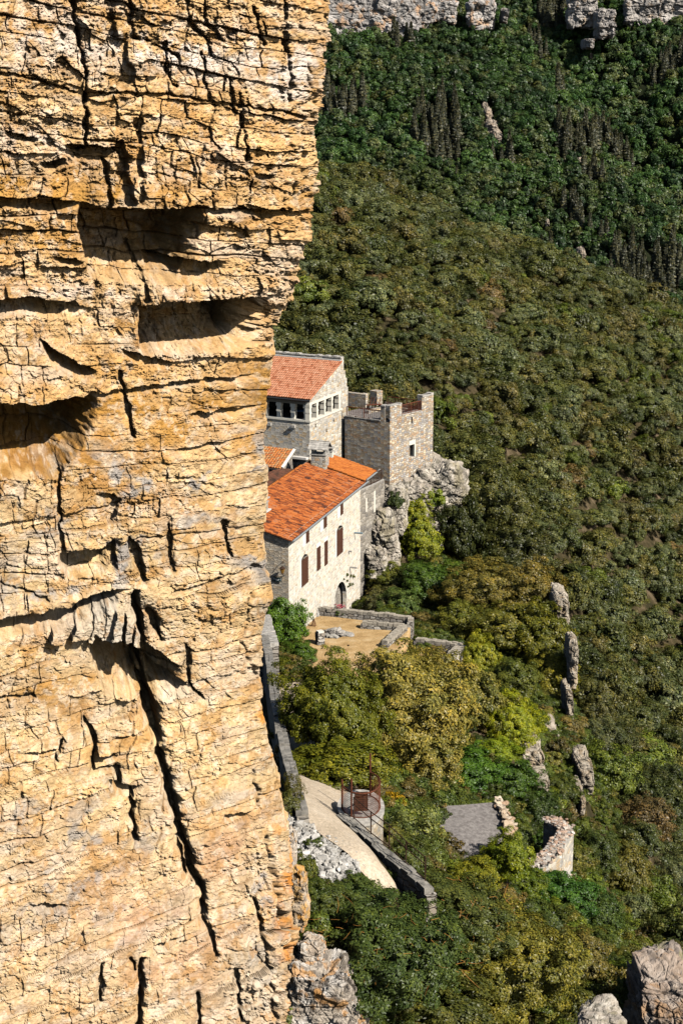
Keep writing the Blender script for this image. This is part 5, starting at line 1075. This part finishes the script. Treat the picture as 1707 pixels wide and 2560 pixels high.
# white rubble slope beside the path (uncountable stones)
rr = np.random.default_rng(17); pts = []
for i in range(2300):
    t = rr.random(); x = 728 + 150 * t + rr.normal() * 16; y = 2048 + 128 * t + rr.random() * 70 - 8; p = onground(x, y, 55, 80) if i < 0 else None; pts.append((x, y))
yy = np.linspace(54, 84, 300); V = []; Q = []; C = []; D, Qs = sphere_grid(4); nb_ = 0
for (x, y) in pts:
    a, b, c = [float(v) for v in ray(x, y)]; t = yy / b; gz = ground_fn(a * t, yy); i = int(np.argmax(gz > CAMZ + c * t)); p = np.array([a * t[i], yy[i], gz[i] + .05])
    s = rr.uniform(.03, .075) * (1 + (rr.random() < .06) * 1.6); v = D / (np.abs(D) ** 4).sum(-1, keepdims=True) ** .25 * s * rr.uniform(.6, 1.2, 3) * (1 + fbm3(D * 1.3 + nb_, 5, 1)[:, None] * .5)
    V.append(v + p); Q.append(Qs + nb_); nb_ += len(D); C.append(np.tile(np.array([.60, .58, .54]) * rr.uniform(.55, 1.2), (len(D), 1)))
o = link('rubble', np_mesh('rubble', np.concatenate(V), np.concatenate(Q), [M['rock']], colr=np.clip(np.concatenate(C), 0, .85))); tag(o, 'slope of loose white stones between the cliff foot and the path', 'rubble', kind='stuff')
# little ruin on the far ridge
c = onY(1142, 575, 408.0); c[2] = float(ground_z(c[0], c[1])); rw = empty('ridge_ruin', c, 'small ruined stone gable on the wooded ridge', 'ruin'); mb = MB()
mb.prism([(c[0] - 1.6, c[1] - .5), (c[0] + .9, c[1] - .5), (c[0] + .9, c[1] + .3), (c[0] - 1.6, c[1] + .3)], c[2] - 2, [c[2] + 3.9, c[2] + 4.6, c[2] + 4.6, c[2] + 3.9]); mb.build('wall', M['dry'], rw)
mb = MB(); mb.prism([(c[0] - 3.6, c[1] - .3), (c[0] - 1.62, c[1] - .5), (c[0] - 1.62, c[1] + .3), (c[0] - 3.6, c[1] + .4)], c[2] - 2, [c[2] + 2.2, c[2] + 3.4, c[2] + 3.4, c[2] + 2.2]); mb.build('wall', M['dry'], rw)
rubble_row('rubble_top', [c + [-3.4, 0, 2.3], c + [-1.6, 0, 3.7], c + [.8, 0, 4.6]], .4, 50, rw, 12, .2)

# ------------------------------------------------------------------ woods
LIVE = []
def wood_points(seed, xr, yr, sp, zf, keep):
    r = np.random.default_rng(seed); nx = int((xr[1] - xr[0]) / sp); ny = int((yr[1] - yr[0]) / (sp * .87)); gx, gy = np.meshgrid(np.arange(nx), np.arange(ny))
    x = xr[0] + (gx + .5 * (gy % 2) + r.uniform(-.42, .42, gx.shape)) * sp; y = yr[0] + (gy + r.uniform(-.42, .42, gx.shape)) * sp * .87
    x, y = x.ravel(), y.ravel(); z = zf(x, y); px_, py_, dep = proj(np.stack([x, y, z], -1)); m = (px_ > 430) & (px_ < 2050) & (py_ > -320) & (py_ < 3000) & keep(x, y, px_, py_)
    return x[m], y[m], z[m], px_[m], py_[m], dep[m], r
def edge(y): return np.interp(y, [50, 60, 75, 90, 105, 120, 135, 150, 165, 178, 184], [17, 17, 16, 17.5, 19, 19.5, 19.5, 17, 12.5, 3, -60])
def pal_pick(r, n, pal, wts): return np.array(pal)[r.choice(len(pal), n, p=np.array(wts) / sum(wts))] * (1 + r.uniform(-.22, .22, (n, 1)))
x, y, z, px_, py_, dep, r = wood_points(5, (-60, 190), (50, 480), 3.9, ground_z, lambda x, y, a, b: (x > edge(y)) & ~((abs(a - 1142) < 34) & (abs(b - 560) < 22)))
n = len(x); rad = (1.6 + 1.9 * r.random(n) ** 1.6) * (1 + .12 * fbm(x / 20, y / 20, 7, 2))
patch = fbm(x / 22, y / 22, 55, 3)[:, None]; WB = 1.0
tc = pal_pick(r, n, [(.085, .088, .032), (.110, .102, .038), (.125, .104, .044), (.120, .125, .070), (.062, .070, .028), (.105, .125, .025), (.17, .11, .06)], [5, 5, 3, 5, 4, 1.2, .4])
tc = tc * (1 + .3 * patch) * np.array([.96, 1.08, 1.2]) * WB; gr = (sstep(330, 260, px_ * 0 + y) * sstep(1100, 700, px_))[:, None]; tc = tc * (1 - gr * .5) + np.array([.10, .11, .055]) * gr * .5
order = np.argsort(dep); vis = [i for i in order if -60 < py_[i] < 2620 and px_[i] < 1740]; ind = set(vis[:300])
grp = 'holm oaks of the scrub wood below and behind the castle spur'
proto = None
for i in vis[:300]:
    k = int(r.integers(5)); q = tc[i] / tc[i].sum(); hue = 'reddish' if q[0] > .50 else 'brownish' if q[0] > .44 else 'grey-green' if q[2] > .24 else 'leaf-green' if q[1] > .5 else 'olive-green'
    big = 'large' if rad[i] > 2.6 else 'small' if rad[i] < 1.95 else 'mid-sized'; X_, Y_ = px_[i], py_[i]
    wh = 'on the slope behind the tower' if Y_ < 1200 else 'beyond the pale crag top' if Y_ < 1520 else 'beyond the narrow crag edge' if Y_ < 1800 else 'beyond the round white crag' if Y_ < 2060 else 'on the bank right of the ruined wall' if Y_ < 2300 else 'above the bottom right crag'
    ed = ', near the right edge' if X_ > 1600 else ', in the nearest row' if X_ < 1500 else ', in mid-wood'
    root = empty('oak_tree', (x[i], y[i], z[i]), '%s %s scrub oak %s%s' % (big, hue, wh, ed), 'tree', grp)
    cr = bpy.data.objects.new('crown', (CROWN['mid'][k % 3] if dep[i] < 170 else CROWN['small'][k % 3] if dep[i] < 260 else CROWN['wood'][k])); col.objects.link(cr); cr.parent = root; s_ = rad[i]; cr.scale = (s_ * r.uniform(.85, 1.25), s_ * r.uniform(.85, 1.2), s_ * r.uniform(.7, 1.2)); hh = s_ * r.uniform(.9, 1.3); cr.location = (0, 0, hh); cr.rotation_euler = (0, 0, r.uniform(0, 6.28)); cr['tcol'] = [float(v) for v in tc[i]]
    tk = bpy.data.objects.new('trunk', TRUNK[k % 2]); col.objects.link(tk); tk.parent = root; tk.location = (0, 0, hh); tk.scale = (s_, s_, hh + .3); tk['tcol'] = [.1, .1, .1]
def gn_scatter(name, P, scl, rot, idx, tc, variants, label, cat):
    me = bpy.data.meshes.new(name); me.vertices.add(len(P)); me.vertices.foreach_set('co', np.asarray(P, np.float32).ravel())
    for nm, ty, arr, key in (('scl', 'FLOAT_VECTOR', scl, 'vector'), ('rot', 'FLOAT', rot, 'value'), ('idx', 'INT', idx, 'value'), ('tcol', 'FLOAT_VECTOR', tc, 'vector')):
        a = me.attributes.new(nm, ty, 'POINT'); a.data.foreach_set(key, np.asarray(arr, np.int32 if ty == 'INT' else np.float32).ravel())
    o = link(name, me); tag(o, label, cat, kind='stuff')
    lib = bpy.data.collections.new(name + '_kinds')
    for k, v in enumerate(variants): q = bpy.data.objects.new('%s_kind_%02d' % (name, k), v); lib.objects.link(q)
    ng = bpy.data.node_groups.new(name, 'GeometryNodeTree'); ng.interface.new_socket('Geometry', in_out='INPUT', socket_type='NodeSocketGeometry'); ng.interface.new_socket('Geometry', in_out='OUTPUT', socket_type='NodeSocketGeometry')
    N = ng.nodes; gi = N.new('NodeGroupInput'); go = N.new('NodeGroupOutput'); ci = N.new('GeometryNodeCollectionInfo'); ci.inputs[0].default_value = lib; ci.inputs['Separate Children'].default_value = True; ci.inputs['Reset Children'].default_value = True
    ip = N.new('GeometryNodeInstanceOnPoints'); ip.inputs['Pick Instance'].default_value = True
    def att(nm, ty): a = N.new('GeometryNodeInputNamedAttribute'); a.data_type = ty; a.inputs['Name'].default_value = nm; return a.outputs['Attribute']
    cx = N.new('ShaderNodeCombineXYZ'); ng.links.new(att('rot', 'FLOAT'), cx.inputs[2]); er = N.new('FunctionNodeEulerToRotation'); ng.links.new(cx.outputs[0], er.inputs[0])
    ng.links.new(gi.outputs[0], ip.inputs['Points']); ng.links.new(ci.outputs[0], ip.inputs['Instance']); ng.links.new(att('idx', 'INT'), ip.inputs['Instance Index']); ng.links.new(er.outputs[0], ip.inputs['Rotation']); ng.links.new(att('scl', 'FLOAT_VECTOR'), ip.inputs['Scale']); ng.links.new(ip.outputs[0], go.inputs[0])
    md = o.modifiers.new('scatter', 'NODES'); md.node_group = ng; return o
m = np.array([i not in ind for i in range(n)]); sc = np.stack([rad * r.uniform(.85, 1.25, n), rad * r.uniform(.85, 1.25, n), rad * r.uniform(.7, 1.2, n)], -1)
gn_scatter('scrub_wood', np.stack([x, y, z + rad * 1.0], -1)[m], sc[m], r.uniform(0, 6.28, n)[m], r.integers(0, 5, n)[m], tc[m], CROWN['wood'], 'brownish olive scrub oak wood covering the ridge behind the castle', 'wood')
x, y, z, px_, py_, dep, r = wood_points(9, (-180, 380), (600, 1400), 5.6, mount_z, lambda x, y, a, b: (b < 900) & (a < 1850))
CUT = [(790, 900, -20, 74), (885, 960, -20, 84), (950, 1026, -20, 90), (1010, 1080, 5, 60), (1085, 1132, 10, 44), (1178, 1230, 14, 60), (1430, 1480, -20, 46), (1500, 1528, 40, 78), (1575, 1640, -2, 54), (1640, 1707, -20, 64), (1206, 1236, 285, 325), (1218, 1250, 318, 345), (1236, 1262, 342, 362), (1440, 1466, 640, 660), (1466, 1480, 130, 152), (1440, 1456, 408, 420), (905, 935, 435, 446), (1670, 1720, 780, 830), (1357, 1373, 556, 568)]
kp = np.ones(len(x), bool)
for a, b, c, d in CUT: kp &= ~((px_ > a) & (px_ < b) & (py_ > c - 4) & (py_ < d + 8))
x, y, z, px_, py_ = x[kp], y[kp], z[kp], px_[kp], py_[kp]; n = len(x)
rad = 2.4 + 2.5 * r.random(n) ** 1.5; idx = r.integers(0, 4, n)
tc = pal_pick(r, n, [(.034, .080, .026), (.045, .095, .030), (.055, .090, .040), (.026, .058, .026), (.080, .115, .055), (.060, .080, .028)], [5, 4, 3, 4, 1.5, 1]) * (1 + .35 * fbm(x / 60, y / 60, 66, 3))[:, None]
pine = (np.hypot((px_ - 1100) / 62, (py_ - 340) / 75) < 1 + .3 * fbm(px_ / 30, py_ / 30, 67, 2)) | (np.hypot((px_ - 1620) / 110, (py_ - 700) / 80) < 1) | (fbm(x / 30, y / 30, 68, 3) > .42)
idx[pine] = r.integers(4, 6, pine.sum()); tc[pine] = np.array([.046, .055, .040]) * r.uniform(.8, 1.3, (pine.sum(), 1)); rad[pine] *= 1.7
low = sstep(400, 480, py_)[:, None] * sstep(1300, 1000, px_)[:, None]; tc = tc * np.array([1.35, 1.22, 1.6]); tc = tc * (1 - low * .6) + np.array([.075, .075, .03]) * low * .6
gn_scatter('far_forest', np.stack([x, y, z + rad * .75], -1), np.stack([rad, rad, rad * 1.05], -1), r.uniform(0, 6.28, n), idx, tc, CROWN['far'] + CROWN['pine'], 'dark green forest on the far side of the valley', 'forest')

# ------------------------------------------------------------------ trees and shrubs of the spur, one by one
PL = [  # name, crown kind, px, py, w, h, Y, colour, label, category, extra
 ('oak_tree', 'hero', 1005, 1775, 340, 370, 88.5, 'straw', 'big spreading oak with pale yellow leaves, right of the path wall', 'tree', {}),
 ('oak_tree', 'hero', 826, 1785, 235, 300, 87.0, (.135, .15, .022), 'greener yellow-flecked oak casting shade on the path, left of the big pale oak', 'tree', {}),
 ('oak_tree', 'mid', 848, 1912, 250, 140, 83.5, (.13, .14, .018), 'low dark green oak bough above the path and the rusty gate', 'tree', {}),
 ('oak_tree', 'mid', 1075, 1690, 150, 150, 95, 'straw', 'yellowish oak crown directly below the lower terrace wall', 'tree', {}),
 ('oak_tree', 'mid', 1060, 1910, 170, 170, 84, (.20, .18, .06), 'pale olive oak skirt at the lower right of the big pale oak', 'tree', {}),
 ('shrub', 'mid', 706, 1558, 112, 150, 119, 'bright', 'bright green bush between the cliff and the grass terrace', 'shrub', {}),
 ('shrub', 'mid', 752, 1632, 84, 66, 112, (.07, .13, .02), 'fresh green bush below the short stone pillar', 'shrub', {}),
 ('shrub', 'small', 690, 1500, 80, 70, 124, (.12, .10, .045), 'sparse brownish bush in front of the red porch roof', 'shrub', {'kd': 'thin'}),
  ('olive_tree', 'mid', 962, 1506, 120, 74, 139, 'grey', 'grey-green olive tree right of the archway', 'tree', {}),
 ('olive_tree', 'mid', 1000, 1515, 120, 80, 137, (.08, .12, .045), 'small green tree behind the right end of the terrace wall', 'tree', {}),
 ('shrub', 'mid', 960, 1440, 110, 70, 146, (.11, .125, .03), 'grassy green scrub at the foot of the white drainpipe', 'shrub', {}),
 ('shrub', 'mid', 1060, 1450, 130, 100, 143, 'green', 'leafy green thicket below the yellow-green climbing plant', 'shrub', {}),
 ('shrub', 'mid', 1140, 1450, 120, 90, 141, (.085, .14, .03), 'light green thicket at the foot of the dark tree', 'shrub', {}),
 ('creeper', 'mid', 1030, 1275, 90, 90, 156.0, 'lime', 'yellow-green climbing plant on the rock below the boulder', 'climber', {}),
 ('creeper', 'mid', 1050, 1350, 100, 120, 154.5, (.20, .23, .025), 'lower part of the yellow climber hanging over the rock', 'climber', {}),
 ('creeper', 'small', 1085, 1250, 50, 60, 156.5, (.17, .22, .025), 'small yellow-green sprig growing up the big boulder', 'climber', {}),
 ('shrub', 'small', 988, 1252, 34, 50, 151.5, (.05, .075, .03), 'small dark bush at the bottom corner of the tower', 'shrub', {}),
  ('oak_tree', 'mid', 1140, 1330, 130, 200, 158, 'dark', 'very dark tree, shade put into its leaf colour, right of the climbing plant', 'tree', {}),  # darkest leaf colour stands for deep shade here
 ('oak_tree', 'hero', 1215, 1260, 210, 240, 164, (.085, .092, .035), 'large dark grey-green oak right of the tower boulder', 'tree', {}),
 ('oak_tree', 'mid', 1170, 1150, 150, 130, 176, (.10, .11, .045), 'grey-green oak behind the tower boulder', 'tree', {}),
 ('oak_tree', 'mid', 1275, 1370, 180, 150, 158, (.055, .062, .024), 'dark holm oak above the ochre oaks', 'tree', {}),
 ('oak_tree', 'hero', 1215, 1480, 230, 190, 142, (.19, .165, .055), 'large ochre-green oak behind the terraces', 'tree', {}),
 ('oak_tree', 'mid', 1320, 1470, 150, 140, 141, (.16, .13, .042), 'rusty ochre oak beside the pale crag top', 'tree', {}),
 ('oak_tree', 'mid', 1150, 1550, 140, 110, 132, (.13, .14, .03), 'olive oak behind the lower terrace back wall', 'tree', {}),
 ('oak_tree', 'mid', 1260, 1570, 170, 140, 131, (.13, .13, .03), 'brown-flecked oak in the middle of the thicket', 'tree', {}),
 ('oak_tree', 'mid', 1355, 1590, 150, 160, 130, (.14, .145, .025), 'olive-green oak at the cliff edge under the pale crag top', 'tree', {}),
 ('oak_tree', 'mid', 1375, 1690, 130, 140, 121, (.15, .145, .025), 'yellow-olive oak beside the narrow crag edge', 'tree', {}),
 ('shrub', 'mid', 1200, 1640, 90, 110, 119, (.24, .25, .03), 'yellow-green tall bush right of the lower terrace wall', 'shrub', {}),
 ('oak_tree', 'mid', 1180, 1750, 150, 170, 108, (.14, .14, .045), 'soft olive tree between the pale oak and the lime tree', 'tree', {}),
 ('oak_tree', 'mid', 1280, 1700, 140, 120, 115, (.10, .12, .03), 'mixed green oak above the lime tree', 'tree', {}),
 ('lime_tree', 'hero', 1270, 1800, 160, 160, 104, 'lime', 'bright lime-green leafy tree', 'tree', {}),
 ('shrub', 'mid', 1235, 1880, 110, 70, 98, (.17, .23, .02), 'low lime-green bush under the bright lime-green tree', 'shrub', {}),
 ('shrub', 'mid', 1160, 1930, 190, 120, 91, (.06, .13, .018), 'wide deep green thicket above the grey shed roof', 'shrub', {}),
 ('shrub', 'mid', 1270, 1950, 140, 110, 94, (.055, .11, .02), 'dark green bush above the stone verge of the shed', 'shrub', {}),
 ('shrub', 'mid', 1340, 2020, 130, 110, 92, (.045, .075, .02), 'dark green bush behind the ruined wall', 'shrub', {}),
 ('shrub', 'mid', 1395, 1975, 120, 90, 97, (.07, .09, .025), 'scrubby green bush under the round white crag', 'shrub', {}),
 ('shrub', 'small', 1375, 1870, 70, 70, 104, (.09, .08, .035), 'brown-green bush between the white rocks', 'shrub', {}),
 ('shrub', 'small', 1350, 2110, 60, 70, 88, 'green', 'small green bush inside the ruined wall', 'shrub', {}),
 ('shrub', 'thin', 1030, 2070, 120, 130, 78.5, (.15, .18, .08), 'airy grey-green tree between the railing and the shed', 'tree', {}),
 ('shrub', 'thin', 1078, 2150, 100, 110, 77, (.12, .16, .05), 'thin leafy bush overlapping the left side of the shed roof', 'shrub', {}),
 ('shrub', 'mid', 1020, 2150, 110, 120, 76.5, (.085, .11, .035), 'green bush behind the lower end of the railing', 'shrub', {}),
 ('shrub', 'small', 980, 2005, 60, 50, 82, (.34, .22, .02), 'small golden-orange bush right of the round bastion', 'shrub', {}),
 ('ivy', 'mid', 1265, 2150, 110, 140, 78.5, (.16, .20, .018), 'yellow-green ivy on the right corner of the shed', 'climber', {}),
 ('ivy', 'mid', 1180, 2195, 160, 90, 75.5, (.19, .20, .03), 'yellowish ivy along the near edge of the shed roof', 'climber', {}),
 ('shrub', 'mid', 1310, 2210, 110, 90, 76, (.12, .17, .02), 'green-yellow bush below the ruined wall', 'shrub', {}),
 ('fig_tree', 'mid', 1400, 2235, 180, 120, 76, (.05, .12, .025), 'leafy deep green fig-like tree under the ruined wall', 'tree', {}),
 ('shrub', 'mid', 1490, 2290, 130, 130, 79, (.06, .10, .03), 'bluish green bush right of the leafy deep green tree', 'shrub', {}),
 ('oak_tree', 'mid', 1555, 2180, 130, 170, 93, (.12, .115, .035), 'brown-green oak standing above the yellow-tipped bush', 'tree', {}),
 ('oak_tree', 'mid', 1480, 2130, 120, 120, 97, (.05, .07, .022), 'dark green oak right of the ruined wall', 'tree', {}),
 ('shrub', 'mid', 1600, 2310, 150, 150, 80, (.085, .12, .022), 'rounded green broom bush above the bottom right crag', 'shrub', {}),
 ('shrub', 'small', 1625, 2265, 70, 50, 80.5, 'yellow', 'bright yellow tip of broom above the bottom right crag', 'shrub', {}),
 ('shrub', 'mid', 1690, 2360, 130, 140, 82, (.03, .055, .012), 'dark green bush at the right edge above the crag', 'shrub', {}),
 ('pistachio_tree', 'hero', 960, 2390, 420, 330, 63.5, (.065, .10, .035), 'very large dark bushy tree with reddish twigs at the bottom centre', 'tree', {}),
 ('pistachio_tree', 'hero', 1120, 2290, 330, 210, 67, (.085, .105, .04), 'bushy tree with orange-tinged leaves between the shed and the large dark tree', 'tree', {}),
 ('oak_tree', 'hero', 1270, 2430, 330, 310, 64, (.15, .145, .035), 'large yellow-olive oak left of the bottom right crag', 'tree', {}),
 ('oak_tree', 'mid', 1100, 2530, 280, 160, 60, (.10, .11, .035), 'olive oak foliage at the bottom edge of the picture', 'tree', {}),
 ('oak_tree', 'mid', 1440, 2400, 170, 170, 68, (.13, .115, .04), 'brownish oak beside the upper left of the bottom right crag', 'tree', {}),
 ('shrub', 'mid', 1430, 2520, 140, 130, 62.5, (.11, .12, .035), 'olive scrub over the small white rock', 'shrub', {}),
 ('shrub', 'mid', 800, 2240, 130, 90, 64.5, (.09, .12, .035), 'green scrub growing down the white rubble', 'shrub', {}),
 ('shrub', 'mid', 905, 2235, 150, 90, 66, (.075, .11, .04), 'dark leaved bush covering the lower end of the path', 'shrub', {}),
 ('shrub', 'small', 760, 2170, 60, 80, 64, (.10, .12, .03), 'small tuft between the orange rocks and the rubble', 'shrub', {}),
 ('shrub', 'thin', 845, 2395, 110, 110, 60.5, (.16, .15, .05), 'dry grass tuft on the rocks at the cliff foot', 'shrub', {}),
 ('shrub', 'thin', 790, 2470, 90, 60, 58.3, (.12, .12, .05), 'straggly tuft on the white and orange rock face', 'shrub', {}),
 ('shrub', 'thin', 735, 1975, 50, 90, 70, (.13, .12, .035), 'bushy tuft at the near end of the long path wall', 'shrub', {}),
 ('shrub', 'thin', 696, 1905, 44, 90, 76, (.24, .16, .04), 'dry yellow twiggy bush between the cliff and the path wall', 'shrub', {}),
 ('shrub', 'thin', 720, 2010, 60, 70, 68, (.12, .13, .045), 'grey-green tuft beside the top of the rubble', 'shrub', {}),
]
for k, (nm, kd, px_, py_, w_, h_, Y, colr_, lb, ct, ex) in enumerate(PL):
    plant_px(nm, ex.get('kd', kd), px_, py_, w_ * 1.0, h_ * 1.0, Y, colr_, lb, ct, seed=k)
# small green tufts growing out of the wall above the archway
for k, (px_, py_, s_) in enumerate([(866, 1437, 5), (875, 1440, 4.5), (882, 1441, 5), (873, 1462, 5.5), (880, 1460, 3.5), (858, 1448, 3), (866, 1452, 3.5), (868, 1467, 3)]):
    u, z_ = WR.px(px_, py_); c = np.array(WR.P(u, z_, .05)); q = plant('wall_plant', 'small', c, (s_ / 31, s_ / 31, s_ / 24), (.10, .12, .035), 'small green tuft in the stones above the archway', 'plant', 'tufts in the wall above the archway', seed=k, foot=z_ - .1, trunk=False)
# undergrowth that covers the rest of the spur
def inpoly(x, y, P):
    r = np.zeros(x.shape, bool); n_ = len(P)
    for i in range(n_):
        (x0, y0), (x1, y1) = P[i][:2], P[(i + 1) % n_][:2]; c = ((y0 > y) != (y1 > y)) & (x < (x1 - x0) * (y - y0) / (y1 - y0 + 1e-12) + x0); r ^= c
    return r
def gpoly(pts): return [tuple(onground(*p)[:2]) for p in pts]
EX = [[tuple(onz(x, y, TERR)[:2]) for x, y in ((735, 1665), (740, 1555), (785, 1515), (870, 1520), (1040, 1545), (1030, 1600), (1165, 1610), (1090, 1710), (985, 1690), (900, 1750), (780, 1750))],
      gpoly([(660, 1690), (680, 1800), (712, 1930), (730, 1990), (750, 2050), (785, 2095), (850, 2140), (900, 2195), (935, 2240), (1010, 2240), (955, 2165), (910, 2105), (960, 2060), (900, 1950), (860, 1830), (830, 1720)]),
      [(p[0], p[1]) for p in shp], [WR.P(-1, 0)[:2], WR.P(LR + 1, 0, .4)[:2], WR.P(LR + 1, 0, -12)[:2], WR.P(-1, 0, -12)[:2]], [T2(-1, -1, 0)[:2], T2(LT + .3, -1, 0)[:2], T2(LT + .3, 12, 0)[:2], T2(-12, 12, 0)[:2]]]
x, y, z, px_, py_, dep, r = wood_points(15, (-9, 24), (52, 185), .82, ground_z, lambda x, y, a, b: (x < edge(y) + 1.5))
kp = np.ones(len(x), bool)
for P_ in EX: kp &= ~inpoly(x, y, P_)
kp &= ~((x < np.interp(y, [66, 70, 84, 98, 116], [-1.2, -1.7, -2.6, -4.0, -5.0])) & (y < 116) & (y > 62)) & ~((px_ > 840) & (px_ < 1040) & (abs(py_ - (2035 + (px_ - 847) * .83)) < 34))
kp &= ~((px_ > 715) & (px_ < 905) & (py_ > 2040) & (py_ < 2200) & (r.random(len(x)) > .3)) & ~((px_ > 740) & (px_ < 885) & (py_ > 1440) & (py_ < 1560)) & (r.random(len(x)) > .15)
x, y, z = x[kp], y[kp], z[kp]; n = len(x); rad = .35 + .75 * r.random(n) ** 2; pt = fbm(x / 4, y / 4, 91, 3)[:, None]
tc = pal_pick(r, n, [(.09, .12, .03), (.07, .10, .03), (.13, .13, .04), (.15, .12, .055), (.055, .075, .025), (.13, .17, .03)], [4, 4, 3, 2, 3, 1.5]) * (1 + .35 * pt)
gn_scatter('undergrowth', np.stack([x, y, z + rad * .4], -1), np.stack([rad, rad, rad * .8], -1), r.uniform(0, 6.28, n), r.integers(0, 5, n), tc, CROWN['wood'][:3] + [CROWN['small'][0], CROWN['small'][1]], 'low green and brown undergrowth covering the ground of the spur', 'undergrowth')
# orange twigs through the large tree at the bottom
tw = m_plain('orange twigs', (.30, .12, .03), (.50, .24, .05), 8, .8); M['twig'] = tw
for o in [o for o in col.objects if o.name.startswith('pistachio_tree')]:
    rr = np.random.default_rng(len(o.name) + 5); cr = [q for q in o.children if q.name.startswith('crown')][0]; mb = MB(); sc_ = np.array(cr.scale)
    for i in range(90):
        d = rr.normal(size=3); d[2] = abs(d[2]) * .8; d[1] = -abs(d[1]); d /= np.linalg.norm(d); p = np.array(cr.location) + d * sc_ * rr.uniform(.78, 1.0); e = p + (d * .25 + rr.normal(size=3) * .3) * rr.uniform(.4, 1.1); mb.tube([p, (p + e) / 2 + rr.normal(size=3) * .05, e], [.009, .008, .004], 3, cap=False)
    t_ = mb.build('twigs', M['twig']); t_.parent = o; t_['kind'] = 'stuff'
